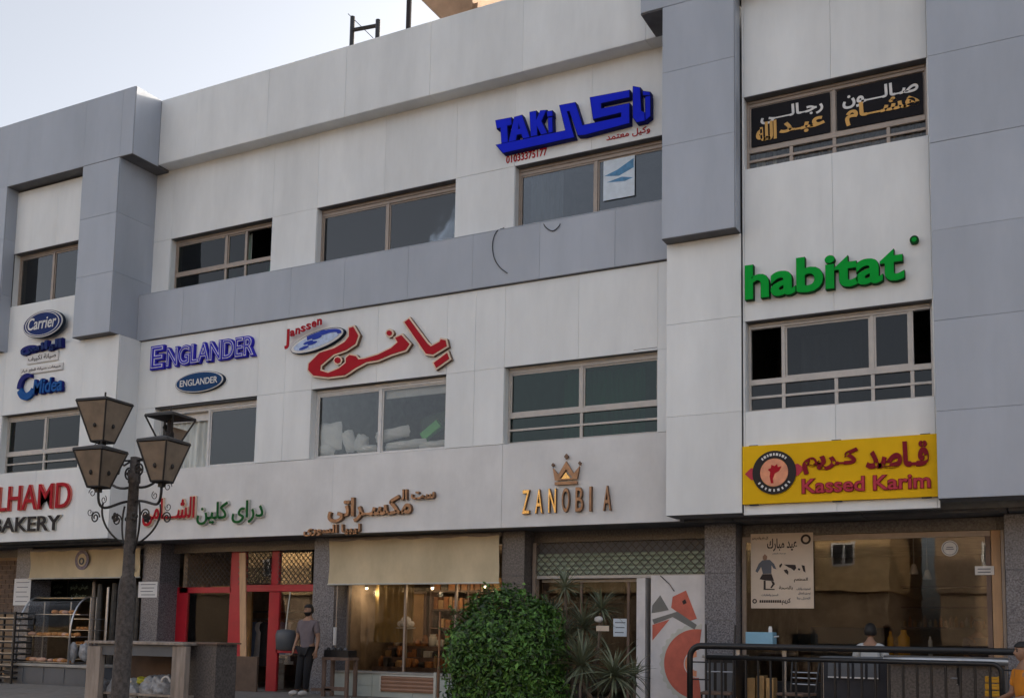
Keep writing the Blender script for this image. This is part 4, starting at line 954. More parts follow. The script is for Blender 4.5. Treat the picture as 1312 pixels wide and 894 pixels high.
poly2('triangle_print', [pz([(846, 762), (857, 781), (835, 785), (836, 775)])], 1.594, .004, 'gear_grey', S)
poly2('tag_print', [pz([(862, 764), (879, 756), (893, 792), (884, 795), (860, 778)])], 1.594, .004, 'gear_red', S); poly2('tag_hole', [pz([(874, 770), (878, 767), (880, 772), (876, 774)])], 1.589, .004, 'ink', S)
poly2('ribbon_print', [pz([(836, 800), (858, 793), (836, 820)])], 1.594, .004, 'gear_red', S); poly2('fold_print', [pz([(836, 793), (868, 783), (893, 800), (890, 806), (862, 790), (838, 799)])], 1.5925, .003, 'gear_grey', S)
MB().tube([A3(846, 737, 1.58), A3(858, 748, 1.57), A3(864, 757, 1.58)], .008, 5).build('cord', 'ink', S)
# ---- restaurant window
YK = 1.7
S = part_root('storefront', 'large brown tinted restaurant window below the yellow board', (-3, YK, gz))
xk0, xk1 = -5.04, -.89
for a, b_, m_ in ((xk0, xk0 + .07, 'bronze_frame'), (xk1 - .05, xk1, 'bronze_frame'), (xk1 - .19, xk1 - .055, 'pale_wood')): MB().box(a, b_, YK, YK + .08, gz, 3.39).build('jamb', m_, S, bevel=.003)
MB().box(xk0 + .071, xk1 - .2, YK, YK + .08, 3.3, 3.39).build('head_rail', 'bronze_frame', S); MB().box(xk0 + .071, xk1 - .2, YK, YK + .1, gz, .95).build('bottom_panel', 'black_paint', S)
pane(xk0 + .071, xk1 - .2, .95, 3.3, YK + .03, par=S, name='glass_pane')
MB().box(xk1 - .27, xk1 - .2, YK + .01, YK + .07, .95, 3.3).build('mullion', 'dark_wood', S)
MB().box(-5.0, -1.0, 1.71, 1.79, 3.40, 3.59).build('head_panel', 'granite_brown', S)
# poster with man and cow
S = root('poster', 'cream poster with a walking figure and cow patches in the restaurant window', 'poster', (-4.5, YK, 2.8))
Yp = YK - .012; x0, x1, _, _, z0, z1 = bx(962, 684, 1043, 779, Yp, Yp); MB().box(x0, x1, Yp - .01, Yp, z0, z1).build('sheet', 'cream_paper', S)
k_ = 766 / 120
def pq(pts): return [at(940 + a / k_, 660 + b / k_, Yp - .012) for a, b in pts]
def pp(name, pts, m): poly2(name, [pq(pts)], Yp - .0155, .004, m, S)
pp('face_print', [(238, 335), (255, 315), (275, 335), (270, 362), (250, 370), (238, 355)], 'skin')
pp('robe_print', [(235, 366), (295, 362), (330, 395), (350, 440), (325, 432), (310, 405), (308, 475), (240, 478), (225, 420), (195, 468), (178, 455), (205, 395)], 'ink_grey')
pp('robe_hem_print', [(235, 480), (310, 478), (330, 535), (255, 530), (212, 520)], 'ink')
pp('leg_print', [(245, 532), (262, 532), (262, 598), (335, 600), (335, 608), (245, 608)], 'ink'); pp('leg_print', [(305, 535), (325, 537), (338, 560), (310, 595), (300, 590), (318, 560)], 'ink')
for pts in ([(375, 405), (392, 390), (398, 400), (384, 426), (372, 422)], [(410, 400), (505, 403), (512, 430), (495, 452), (470, 432), (450, 425), (430, 412)], [(408, 445), (435, 440), (448, 458), (445, 485), (420, 465)], [(555, 405), (580, 410), (588, 465), (570, 455)], [(528, 430), (545, 435), (540, 450), (526, 445)]): pp('cow_patch', pts, 'ink')
def ptext(s, a0, b0, a1, b1, m='ink', of=.01):
    (xa_, zb_), (xb_, za_) = at(940 + a0 / k_, 660 + b0 / k_, Yp), at(940 + a1 / k_, 660 + b1 / k_, Yp); text('word', s, xa_, xb_, min(za_, zb_), max(za_, zb_), Yp - .016, .004, '', S, rtl=any(ord(c) > 255 for c in s), split=False, layers=[(m, of, 0, .004)])
ptext('عيد مبارك', 275, 190, 520, 290, of=.02); ptext('كل عام وانتم بخير', 150, 175, 285, 203); ptext('مع تحيات المطعم', 320, 305, 430, 320, 'ink_grey'); ptext('المطعم', 495, 508, 608, 545); ptext('بالصحة', 372, 575, 485, 610)
ptext('المشويات والكباب', 515, 590, 630, 612, 'ink_grey'); ptext('توصيل للمنازل', 530, 625, 632, 648, 'ink_grey'); ptext('اتصل بنا', 520, 665, 628, 690, 'ink_grey'); ptext('للحجز والطلبات', 230, 640, 365, 662, 'ink_grey'); [pp('print_mark', [(x_, 692), (x_ + 13, 690), (x_ + 14, 712), (x_, 713)], 'ink') for x_ in range(212, 384, 18)]; ptext('كريم', 395, 675, 468, 732, of=.02)
cxp, czp = pq([(590, 195)])[0]; ring((cxp, czp), .05, .085, Yp - .016, Yp - .0115, 24).build('emblem_print', 'ink', S)
cxp, czp = pq([(172, 700)])[0]; ring((cxp, czp), .02, .04, Yp - .016, Yp - .0115, 16).build('emblem_print', 'ink', S)
S = root('window_sticker', 'round white sticker high in the restaurant window', 'sticker', (-1.7, YK, 3.2)); cxp, czp = at(1217, 702, Yp)
MB().disc((cxp, czp), .125, .125, Yp - .004, Yp).build('disc', 'sticker_white', S); ring((cxp, czp), .10, .11, Yp - .008, Yp - .005, 24).build('ring_print', 'ink_grey', S)
for k in range(2): MB().box(cxp - .06 + .01 * k, cxp + .06 - .01 * k, Yp - .008, Yp - .005, czp - .02 + .03 * k, czp - .008 + .03 * k).build('line', 'ink_grey', S)
S = root('sign_plate', 'small white oblong plate near the right edge of the restaurant window', 'sign', (-1.5, YK, 2.9)); x0, x1, _, _, z0, z1 = bx(1249, 725, 1274, 736, Yp, Yp); MB().box(x0, x1, Yp - .008, Yp, z0, z1).build('plate', 'sticker_white', S)
for k in range(2): MB().box(x0 + .04, x1 - .05, Yp - .011, Yp - .0085, z0 + .035 + k * .05, z0 + .05 + k * .05).build('line', 'ink_grey', S)
for px, py, lab in ((1171, 730, 'white pendant lamp on a long cord inside the restaurant, left one'), (1188, 737, 'small white pendant lamp inside the restaurant, right one')):
    S = root('pendant_lamp', lab, 'lamp', (at(px, py, 2.6)[0], 2.6, at(px, py, 2.6)[1])); x, z = at(px, py, 2.6)
    MB().tube([(x, 2.6, 3.41), (x, 2.6, z + .08)], .008, 5).build('cord', 'sticker_white', S); MB().lathe(x, 2.6, [(.03, z + .1), (.045, z + .06), (.075, z - .06), (.06, z - .07)], 12).build('shade', 'sticker_white', S, smooth=True)
# inside the restaurant: back shelves, columns, condiments, air duct
S = root('back_counter', 'dim counter and shelving at the back of the restaurant', 'counter', (-3, 5.5, gz))
MB().box(-5, -1.2, 5.2, 5.9, gz, 1.3).build('counter', 'dark_wood', S); MB().box(-4.6, -3.2, 5.0, 5.6, 1.301, 1.9).build('hood', 'counter_grey', S)
for z in (1.9, 2.3, 2.7): MB().box(-3.0, -1.4, 5.8, 6.2, z, z + .03).build('shelf', 'dark_wood', S)
rb = random.Random(4)
for k in range(16):
    x = -2.95 + k * .095; hh = rb.uniform(.12, .24); m_ = rb.choice(['tan_box', 'orange_goods', 'pale_edge']); o = MB().lathe(x, 5.95, [(.035, 1.932), (.035, 1.93 + hh * .7), (.015, 1.93 + hh * .85), (.015, 1.93 + hh)], 8).build('bottle', m_, None)
    tag(o, 'bottle on the lowest back shelf of the restaurant', 'bottle', 'bottles on the restaurant back shelf')
for k, (px, m_, w_, hh) in enumerate(((1141, 'crate_yellow', .05, .32), (1158, 'crate_yellow', .10, .36), (1192, 'sticker_white', .035, .2), (1150, 'tan_box', .06, .2))):
    x, z = at(px, 826, 2.3); o = MB().lathe(x, 2.3, [(w_, 1.2), (w_, z + hh * .35), (w_ * .5, z + hh * .5), (w_ * .45, z + hh * .7)], 12).build('condiment_bottle', m_, None, smooth=True); tag(o, ['slim yellow bottle on the inner window table', 'wide yellow tub on the inner window table', 'slim white bottle on the inner window table', 'short tan jar on the inner window table'][k], 'bottle')
S = root('dining_table', 'window table inside the restaurant under the yellow bottles', 'table', (-2.3, 2.3, gz)); MB().box(-3.3, -1.3, 2.0, 2.7, 1.15, 1.2).build('top', 'dark_wood', S)
for x in (-3.2, -1.4):
    for y in (2.08, 2.62): MB().box(x - .03, x + .03, y - .03, y + .03, gz, 1.149).build('leg', 'dark_wood', S)
# ---- black barrier in front of the restaurant
YR2 = -1.2
S = root('barrier', 'black tubular metal barrier with rounded corners in front of the restaurant', 'barrier', (-3, YR2, gz))
zr = 1.535; xa0 = at(884, 850, YR2)[0]; xb0 = at(1420, 850, YR2)[0]
MB().tube([(xa0, YR2, gz)] + [(xa0 + .17 * (1 - math.cos(t)), YR2, zr - .17 + .17 * math.sin(t)) for t in [math.pi / 2 * k / 6 for k in range(7)]] + [(xb0, YR2, zr), ], .045, 10).build('outer_rail', 'black_paint', S, smooth=True)
zi = at(1100, 846, YR2)[1]; xi1 = at(1283, 850, YR2)[0]; xi0 = at(905, 848, YR2)[0]
MB().tube([(xi0, YR2, zi), (xi1 - .12, YR2, zi)] + [(xi1 - .12 + .12 * math.sin(t), YR2, zi - .12 + .12 * math.cos(t)) for t in [math.pi / 2 * k / 6 for k in range(1, 7)]] + [(xi1, YR2, gz)], .034, 10).build('inner_rail', 'black_paint', S, smooth=True)
x = xi0 + .05; k = 0
while x < xi1 - .1:
    MB().tube([(x, YR2, gz + .12), (x, YR2, zi)], .017, 6).build('baluster', 'black_paint', S); x += .178; k += 1
MB().tube([(xa0, YR2, gz + .12), (xb0, YR2, gz + .12)], .02, 8).build('lower_rail', 'black_paint', S)
for z in (.75, 1.05, 1.3): MB().tube([(xa0, YR2, z), (xi0 + .05, YR2, z)], .012, 6).build('rung', 'black_paint', S)
for z in (1.0, 1.3): MB().tube([(xi1, YR2, z), (xb0, YR2, z)], .012, 6).build('rung', 'black_paint', S)
# tables and chairs between barrier and glass
def chair(x, y, rz, label, top=1.62):
    S = root('cafe_chair', label, 'chair', (x, y, gz)); S.rotation_euler.z = 0; c, s_ = math.cos(rz), math.sin(rz); T = lambda a, b, z: (x + a * c - b * s_, y + a * s_ + b * c, z)
    h = gz + .46
    MB().obox(T(0, 0, h), (.22 * c, .22 * s_, 0), (-.22 * s_, .22 * c, 0), (0, 0, .02)).build('seat', 'dark_wood', S, bevel=.01)
    for a, b in ((-.2, -.2), (.2, -.2)): MB().tube([T(a, b, gz), T(a, b, h)], .016, 6).build('leg', 'black_paint', S)
    for a in (-.2, .2): MB().tube([T(a, .2, gz), T(a, .21, h), T(a * 1.12, .3, top)], .017, 6).build('leg', 'black_paint', S)
    for q in (.3, .5, .68): MB().tube([T(-.21, .22 + .08 * q, h + (top - h) * q), T(.21, .22 + .08 * q, h + (top - h) * q)], .012, 6).build('back_rail', 'steel', S)
    return S
xch, zch = at(924, 800, -.5)
chair(xch, -.7, math.radians(8), 'black metal chair with two tall back posts behind the left end of the barrier', zch)
chair(at(1020, 850, -.2)[0], -.2, math.radians(-15), 'low black chair behind the barrier under the poster', 1.3); chair(at(1212, 850, -.3)[0], -.1, math.radians(170), 'low black chair behind the right half of the barrier', 1.3)
S = root('grill_stand', 'silver sided dark cooking stand behind the left end of the barrier', 'stand', (at(920, 850, -.2)[0], -.2, gz))
x0, x1, _, _, z0, z1 = bx(903, 838, 943, 905, -.2, -.2); MB().box(x0, x1, -.2, .4, gz, z1 - .05).build('body', 'black_paint', S); MB().box(x0 - .03, x1 + .03, -.25, .45, z1 - .049, z1).build('top', 'steel', S, bevel=.01)
for k in range(3): MB().box(x0 + .03 + k * (x1 - x0) / 3, x0 - .02 + (k + 1) * (x1 - x0) / 3, -.215, -.201, gz + .2, z1 - .12).build('door', 'counter_grey', S)
S = root('restaurant_table', 'grey topped table behind the middle of the barrier with a dark cloth', 'table', (at(1090, 850, .1)[0], .1, gz))
x0, x1 = at(1050, 850, -.1)[0], at(1140, 850, -.1)[0]; zt_ = at(1090, 841, -.1)[1]
MB().box(x0, x1, -.1, .6, zt_ - .03, zt_).build('top', 'counter_grey', S, bevel=.01); MB().box(x0 + .05, x1 - .05, -.06, -.04, gz + .1, zt_ - .031).build('dark_cloth', 'cloth_dark', S)
for x in (x0 + .05, x1 - .05):
    for y in (0, .5): MB().box(x - .025, x + .025, y - .025, y + .025, gz, zt_ - .031).build('leg', 'steel', S)
for k in range(4):
    x = x0 + .12 + k * .19; z = at(1070, 866, -.1)[1]; MB().box(x, x + .15, -.09, -.065, z - .02, z + .2).build('pocket', 'counter_grey', S); MB().box(x, x + .15, -.1, -.091, z - .02, z + .0).build('pocket_hem', 'sticker_white', S)
S = root('serving_counter', 'long counter with a bright steel edge behind the right half of the barrier', 'counter', (at(1210, 850, -.3)[0], -.3, gz))
x0, x1 = at(1132, 845, -.5)[0], at(1292, 845, -.5)[0]; zt_ = at(1210, 841, -.5)[1]
MB().tube([(x0, -.5, zt_ - .05), (x1, -.5, zt_ - .05)], .05, 12).build('edge', 'steel', S, smooth=True); MB().box(x0, x1, -.5, .1, zt_ - .03, zt_ - .0).build('top', 'steel', S)
MB().box(x0 + .05, x1 - .05, -.4, .0, gz, zt_ - .04).build('body', 'granite_brown', S)
for k, (px, lb) in enumerate(((962, 'left tan carton of three on the ground behind the barrier'), (974, 'middle tan carton of three on the ground behind the barrier'), (986, 'right tan carton of three on the ground behind the barrier'))):
    x0, x1, _, _, z0, z1 = bx(px - 5, 868 - (k % 2) * 3, px + 5, 905, .2, .2); tag(MB().box(x0, x1, .2, .45, gz, z1).build('carton', 'tan_box', None, bevel=.01), lb, 'carton')
S = root('tissue_box', 'light blue box with a short white neck on the table behind the barrier', 'box', (-4.6, .1, 1.5))
x0, x1, _, _, z0, z1 = bx(955, 809, 990, 823, .1, .1); MB().box(x0, x1, .1, .35, z0 - .05, z1).build('body', 'light_blue', S, bevel=.01); MB().lathe(x1 - .06, .2, [(.03, z1), (.03, z1 + .05), (.022, z1 + .09)], 10).build('neck', 'sticker_white', S); MB().tube([(x1, .2, z1 - .07), (x1 + .07, .2, z1 - .06)], .012, 6).build('spout', 'sticker_white', S)
S = root('side_table', 'small dark table carrying the light blue box', 'table', (-4.6, .2, gz)); MB().box(x0 - .2, x1 + .2, 0, .6, z0 - .09, z0 - .051).build('top', 'dark_wood', S)
for x in (x0 - .15, x1 + .15): MB().box(x - .03, x + .03, .2, .26, gz, z0 - .091).build('leg', 'steel', S)
S0 = None
for k in range(3):
    x0, x1, _, _, z0, z1 = bx(1262, 866 + k * 9, 1281, 873 + k * 9, -.9, -.9)
    o = root('crate', ['yellow slatted crate, top of the stack beside the orange shirt', 'yellow slatted crate, middle of the stack beside the orange shirt', 'yellow slatted crate, lowest of the stack beside the orange shirt'][k], 'crate', ((x0 + x1) / 2, -.75, z0))
    MB().box(x0, x1, -.9, -.6, z0 - .012, z0 + .0).build('base', 'crate_yellow', o)
    for zz in (z0 + .002, z1 - .03): MB().box(x0, x1, -.92, -.9, zz, zz + .028).build('slat', 'crate_yellow', o)
    for xx in (x0, x1 - .03): MB().box(xx, xx + .03, -.9, -.6, z0 + .001, z1).build('end_board', 'crate_yellow', o)
tag(MB().box(x0 - .05, x1 + .05, -.95, -.55, gz, z0 - .013).build('low_bench', 'dark_wood', None, bevel=.01), 'low dark bench under the yellow crates', 'bench')

# ------------------------------------------------------------------ people
def skin_body(name, joints, edges, m, parent, sub=2):
    me = bpy.data.meshes.new(name); keys = list(joints); off = wloc(parent)
    me.from_pydata([tuple(Vector(joints[k][0]) - off) for k in keys], [(keys.index(a), keys.index(b)) for a, b in edges], [])
    o = bpy.data.objects.new(name, me); C.objects.link(o); o.parent = parent; me.materials.append(M[m])
    md = o.modifiers.new('skin', 'SKIN'); md.use_smooth_shade = True
    for i, k in enumerate(keys):
        r_ = joints[k][1]; r_ = r_ if isinstance(r_, tuple) else (r_, r_); me.skin_vertices[0].data[i].radius = r_; me.skin_vertices[0].data[i].use_root = (i == 0)
    s_ = o.modifiers.new('sub', 'SUBSURF'); s_.levels = s_.render_levels = sub
    bpy.context.view_layer.update(); dg = bpy.context.evaluated_depsgraph_get(); nm = bpy.data.meshes.new_from_object(o.evaluated_get(dg))
    for p in nm.polygons: p.use_smooth = True
    bpy.data.objects.remove(o); o = bpy.data.objects.new(name, nm); C.objects.link(o); o.parent = parent; return o
def head(par, c, yaw, s=1, hair='hair', beard=True, female=False):
    """a head with face, its centre at c, looking along yaw (0 = towards -Y)"""
    cy_, sy_ = math.cos(yaw), math.sin(yaw)
    def T(v): return (c[0] + (v[0] * cy_ - v[1] * sy_) * s, c[1] + (v[0] * sy_ + v[1] * cy_) * s, c[2] + v[2] * s)
    def shape(d, r=(.074, .092, .112)):
        x, y, z = d.x * r[0], d.y * r[1], d.z * r[2]
        if z < 0: k = 1 - .32 * (-z / r[2]) ** 1.5; x *= k; y = y * (1 - .1 * (-z / r[2])) - .012 * (-z / r[2])
        f = max(0, -d.y)
        y -= .024 * math.exp(-(d.x / .14) ** 2 - ((d.z + .12) / .18) ** 2) * f          # nose
        y += .010 * math.exp(-((abs(d.x) - .36) / .16) ** 2 - ((d.z - .1) / .13) ** 2) * f    # eye sockets
        y -= .007 * math.exp(-(d.x / .3) ** 2 - ((d.z + .47) / .08) ** 2) * f            # mouth
        return x, y, z
    def surf(name, m, sel=None, grow=0, n=28, mm=20):
        vs, fs = [], []
        for j in range(mm + 1):
            for i in range(n):
                th, f = math.pi * j / mm, 2 * math.pi * i / n; d = Vector((math.sin(th) * math.cos(f), math.sin(th) * math.sin(f), math.cos(th))); p = Vector(shape(d)); p += d * grow; vs.append(T(p))
        for j in range(mm):
            for i in range(n):
                th, f = math.pi * (j + .5) / mm, 2 * math.pi * (i + .5) / n; d = Vector((math.sin(th) * math.cos(f), math.sin(th) * math.sin(f), math.cos(th)))
                if sel is None or sel(d): fs.append((j * n + i, (j + 1) * n + i, (j + 1) * n + (i + 1) % n, j * n + (i + 1) % n))
        b = MB(); b.add(vs, fs); o = b.build(name, m, par, smooth=True)
        if sel: md = o.modifiers.new('solid', 'SOLIDIFY'); md.thickness = .012 * s; md.offset = 0
        return o
    surf('head', 'skin'); surf('hair', hair, lambda d: d.z > .52 or (d.y > -.1 and d.z > -.45) or (female and d.y > .1), .012)
    if beard: surf('beard', hair, lambda d: d.z < -.30 and d.y < .2 and d.z > -.95 and not (abs(d.x) < .3 and -.5 < d.z < -.42), .006)
    for sx in (-1, 1):
        MB().ball(T((sx * .077, .005, -.005)), (.012 * s, .02 * s, .03 * s), 8, 6).build('ear', 'skin', par, smooth=True)
        MB().ball(T((sx * .027, -.078, .012)), .011 * s, 8, 6).build('eye', 'ink', par, smooth=True)
        MB().tube([T((sx * .013, -.092, .03)), T((sx * .03, -.089, .036)), T((sx * .046, -.078, .03))], .004 * s, 5).build('eyebrow', hair, par)
def hand(J, E, nm, w_, d, side, r=.009):
    """palm and five bent fingers from wrist w_ along d; side = direction of the thumb"""
    d = Vector(d).normalized(); side = Vector(side).normalized(); n = d.cross(side).normalized()
    w_ = Vector(w_); J[nm + 'palm'] = (w_ + d * .045, (.034, .016)); E.append((nm + 'w', nm + 'palm'))
    for k, (o_, L) in enumerate(((.030, .072), (.010, .082), (-.010, .076), (-.030, .060))):
        b0 = w_ + d * .085 + side * o_; b1 = b0 + d * L * .5 + n * .006; b2 = b1 + d * L * .4 + n * .022
        J[f'{nm}f{k}a'] = (b0, .0105); J[f'{nm}f{k}b'] = (b1, r); J[f'{nm}f{k}c'] = (b2, r * .8); E += [(nm + 'palm', f'{nm}f{k}a'), (f'{nm}f{k}a', f'{nm}f{k}b'), (f'{nm}f{k}b', f'{nm}f{k}c')]
    t0 = w_ + d * .03 + side * .03; t1 = t0 + d * .035 + side * .022; J[nm + 't0'] = (t0, .012); J[nm + 't1'] = (t1, .010); J[nm + 't2'] = (t1 + d * .03 + side * .004, .008)
    E += [(nm + 'palm', nm + 't0'), (nm + 't0', nm + 't1'), (nm + 't1', nm + 't2')]
# the man at the red door
mx, mz = at(386, 893, .55); H = root('person', 'bearded man in grey T-shirt, black trousers and white shoes standing beside the granite pillar', 'person', (mx, .55, gz))
Y0 = .55; g0 = gz + .02; P = lambda x, y, z: (mx + x, Y0 + y, g0 + z)
hx = .10
J = {'pel': (P(hx, 0, .93), (.145, .10)), 'bel': (P(hx + .0, 0, 1.08), (.14, .10)), 'chest': (P(hx + .0, .0, 1.30), (.165, .105)), 'sh': (P(hx + .0, .01, 1.44), (.11, .08)), 'neck': (P(hx + .02, 0, 1.53), .052), 'nk2': (P(hx + .02, -.01, 1.60), .05),
     'lh': (P(hx - .09, 0, .88), .10), 'lk': (P(hx - .10, -.08, .50), .062), 'la': (P(hx - .19, -.02, .09), .04), 'rh': (P(hx + .09, 0, .88), .10), 'rk': (P(hx + .06, -.05, .50), .062), 'ra': (P(hx - .02, .02, .09), .04),
     'ls': (P(hx - .18, .01, 1.41), .062), 'le': (P(hx - .27, .03, 1.13), .043), 'Lw': (P(hx - .25, -.10, .92), .028), 'rs': (P(hx + .18, .01, 1.41), .062), 're': (P(hx + .25, .02, 1.12), .043), 'Rw': (P(hx + .27, -.06, .88), .028)}
E_ = [('pel', 'bel'), ('bel', 'chest'), ('chest', 'sh'), ('sh', 'neck'), ('neck', 'nk2'), ('pel', 'lh'), ('lh', 'lk'), ('lk', 'la'), ('pel', 'rh'), ('rh', 'rk'), ('rk', 'ra'), ('sh', 'ls'), ('ls', 'le'), ('le', 'Lw'), ('sh', 'rs'), ('rs', 're'), ('re', 'Rw')]
hand(J, E_, 'L', J['Lw'][0], (-.05, -.3, -1), (.7, -.6, 0)); hand(J, E_, 'R', J['Rw'][0], (.05, -.2, -1), (-.5, -.8, 0))
skin_body('body', J, E_, 'skin', H)
def grown(keys, g_, over={}): return {k: (over[k][0] if k in over else J[k][0], over[k][1] if k in over else (tuple(r_ + g_ for r_ in J[k][1]) if isinstance(J[k][1], tuple) else J[k][1] + g_)) for k in keys}
lerp = lambda a, b, t: tuple(Vector(a).lerp(Vector(b), t))
sh_ = grown(['pel', 'bel', 'chest', 'sh', 'ls', 'rs'], .018); sh_['hem'] = (P(hx, 0, .86), (.165, .12)); sh_['lsl'] = (lerp(J['ls'][0], J['le'][0], .75), .066); sh_['rsl'] = (lerp(J['rs'][0], J['re'][0], .75), .066); sh_['nk'] = (lerp(J['sh'][0], J['neck'][0], .6), .068)
skin_body('t_shirt', {k: sh_[k] for k in ['chest', 'sh', 'nk', 'bel', 'pel', 'hem', 'ls', 'rs', 'lsl', 'rsl']}, [('hem', 'pel'), ('pel', 'bel'), ('bel', 'chest'), ('chest', 'sh'), ('sh', 'nk'), ('sh', 'ls'), ('ls', 'lsl'), ('sh', 'rs'), ('rs', 'rsl')], 'shirt_grey', H)
tr_ = grown(['pel', 'lh', 'lk', 'rh', 'rk'], .016); tr_['la'] = (lerp(J['lk'][0], J['la'][0], .97), .062); tr_['ra'] = (lerp(J['rk'][0], J['ra'][0], .97), .062)
skin_body('trousers', tr_, [('pel', 'lh'), ('lh', 'lk'), ('lk', 'la'), ('pel', 'rh'), ('rh', 'rk'), ('rk', 'ra')], 'trousers', H)
for k, dx in (('la', -.06), ('ra', -.02)):
    a = Vector(J[k][0]); MB().ball((a.x + dx * .6, a.y - .07, g0 + .045), (.052, .14, .055), 14, 8, 0, 0, lambda d: 1 if d.z > -.6 else .85).build('shoe', 'shoe_white', H, smooth=True)
head(H, P(hx + .02, -.02, 1.665), math.radians(-20))
# bust figures: seated persons
def seated(label, x, y, ztop, shirt, yaw, sc=1, beard=False, back=False, seat='cafe_chair', leg='trousers'):
    H = root('person', label, 'person', (x, y, gz)); c, s_ = math.cos(yaw), math.sin(yaw); zt = ztop - .11 * sc
    def Q(a, b, z): return (x + (a * c - b * s_) * sc, y + (a * s_ + b * c) * sc, zt + z * sc)
    J = {'sh': (Q(0, .01, -.22), (.11, .08)), 'neck': (Q(0, 0, -.12), .05), 'nk2': (Q(0, -.01, -.06), .048), 'chest': (Q(0, 0, -.36), (.15, .10)), 'bel': (Q(0, .01, -.55), (.13, .10)), 'pel': (Q(0, .02, -.72), (.15, .11)),
         'lh': (Q(-.1, -.05, -.76), .09), 'lk': (Q(-.13, -.45, -.76), .06), 'la': (Q(-.13, -.46, -1.15), .042), 'rh': (Q(.1, -.05, -.76), .09), 'rk': (Q(.13, -.45, -.76), .06), 'ra': (Q(.13, -.46, -1.15), .042),
         'ls': (Q(-.18, .01, -.25), .06), 'le': (Q(-.24, -.04, -.52), .042), 'Lw': (Q(-.14, -.26, -.58), .028), 'rs': (Q(.18, .01, -.25), .06), 're': (Q(.24, -.04, -.52), .042), 'Rw': (Q(.14, -.26, -.58), .028)}
    E_ = [('pel', 'bel'), ('bel', 'chest'), ('chest', 'sh'), ('sh', 'neck'), ('neck', 'nk2'), ('pel', 'lh'), ('lh', 'lk'), ('lk', 'la'), ('pel', 'rh'), ('rh', 'rk'), ('rk', 'ra'), ('sh', 'ls'), ('ls', 'le'), ('le', 'Lw'), ('sh', 'rs'), ('rs', 're'), ('re', 'Rw')]
    fd = Vector((s_, -c, 0)); sd_ = Vector((c, s_, 0)); hand(J, E_, 'L', J['Lw'][0], fd + Vector((0, 0, -.2)), sd_); hand(J, E_, 'R', J['Rw'][0], fd + Vector((0, 0, -.2)), -sd_)
    keys = ['pel'] + [k for k in J if k != 'pel']; skin_body('body', {k: J[k] for k in keys}, E_, 'skin', H)
    g = lambda k, q: (J[k][0], tuple(r_ + q for r_ in J[k][1]) if isinstance(J[k][1], tuple) else J[k][1] + q)
    s2 = {k: g(k, .018) for k in ('chest', 'sh', 'bel', 'pel', 'ls', 'rs')}; s2['lsl'] = (tuple(Vector(J['ls'][0]).lerp(Vector(J['le'][0]), .7)), .064); s2['rsl'] = (tuple(Vector(J['rs'][0]).lerp(Vector(J['re'][0]), .7)), .064)
    skin_body('shirt', s2, [('pel', 'bel'), ('bel', 'chest'), ('chest', 'sh'), ('sh', 'ls'), ('ls', 'lsl'), ('sh', 'rs'), ('rs', 'rsl')], shirt, H)
    t2 = {k: g(k, .014) for k in ('pel', 'lh', 'lk', 'la', 'rh', 'rk', 'ra')}; skin_body('trousers', t2, [('pel', 'lh'), ('lh', 'lk'), ('lk', 'la'), ('pel', 'rh'), ('rh', 'rk'), ('rk', 'ra')], leg, H)
    for k in ('la', 'ra'):
        a = Vector(J[k][0]); MB().ball((a.x + fd.x * .05, a.y + fd.y * .05, a.z - .02), (.06, .06, .05), 12, 7).build('shoe', 'black_paint', H, smooth=True)
    head(H, Q(0, -.02, 0), yaw, sc, beard=beard); st = zt - .86 * sc
    o = MB().box(x - .22, x + .22, y - .2, y + .22, st - .05, st).build('stool', 'dark_wood', None, bevel=.01); return H, o, st
for args, lb in (((('person in a pale shirt seated behind the barrier, back to the street'), at(1115, 810, .9)[0], .9, at(1116, 799, .9)[1], 'shirt_pale', math.pi, 1.05), 'low stool under the person in the pale shirt'),
                 ((('person with short dark hair seated inside the restaurant near its right edge'), at(1253, 800, 2.4)[0], 2.4, at(1253, 791, 2.4)[1], 'shirt_grey', math.radians(30), 1.0), 'low stool under the person inside the restaurant'),
                 ((('person in an orange shirt seated at the right end of the barrier'), at(1312, 840, -1.9)[0], -1.9, at(1308, 823, -1.9)[1], 'shirt_orange', math.radians(-60), 1.0), 'low stool under the person in the orange shirt')):
    H, o, st = seated(*args); tag(o, lb, 'stool'); x, y = o.data.vertices[0].co.x, o.data.vertices[0].co.y
    for dx in (.03, .41):
        for dy in (.03, .39): q_ = MB().box(H.location.x - .22 + dx, H.location.x - .19 + dx, H.location.y - .2 + dy, H.location.y - .17 + dy, gz, st - .051).build('leg', 'dark_wood', o)

# ------------------------------------------------------------------ street lamp with four lanterns
YL = -7.0
lx, lz = at(170, 640, YL); SL = root('street_lamp', 'old street lamp with four inverted pyramid lanterns on scrolled iron arms, at the left', 'street lamp', (lx, YL, 0))
tx = lambda z: lx + (z - lz) * .012
zt = at(172, 586, YL)[1]; zk = at(165, 742, YL)[1]
MB().lathe(0, 0, [(.16, .0), (.14, .25), (.105, .3), (.10, zk - .1), (.088, zk + .02), (.07, zk + .05), (.06, zt - .32), (.072, zt - .31), (.072, zt - .19), (.058, zt - .18), (.058, zt), (.02, zt + .01)], 14).build('pole', 'lamp_pole', None, smooth=True)
po = C.objects[-1]; po.parent = SL
for i, v in enumerate(po.data.vertices):
    a = math.atan2(v.co.y, v.co.x); k = 1 + .05 * math.sin(3 * a + v.co.z * 5) + .03 * math.sin(7 * a - v.co.z * 11); v.co.x = v.co.x * k + v.co.z * .012 - lz * .012; v.co.y *= k
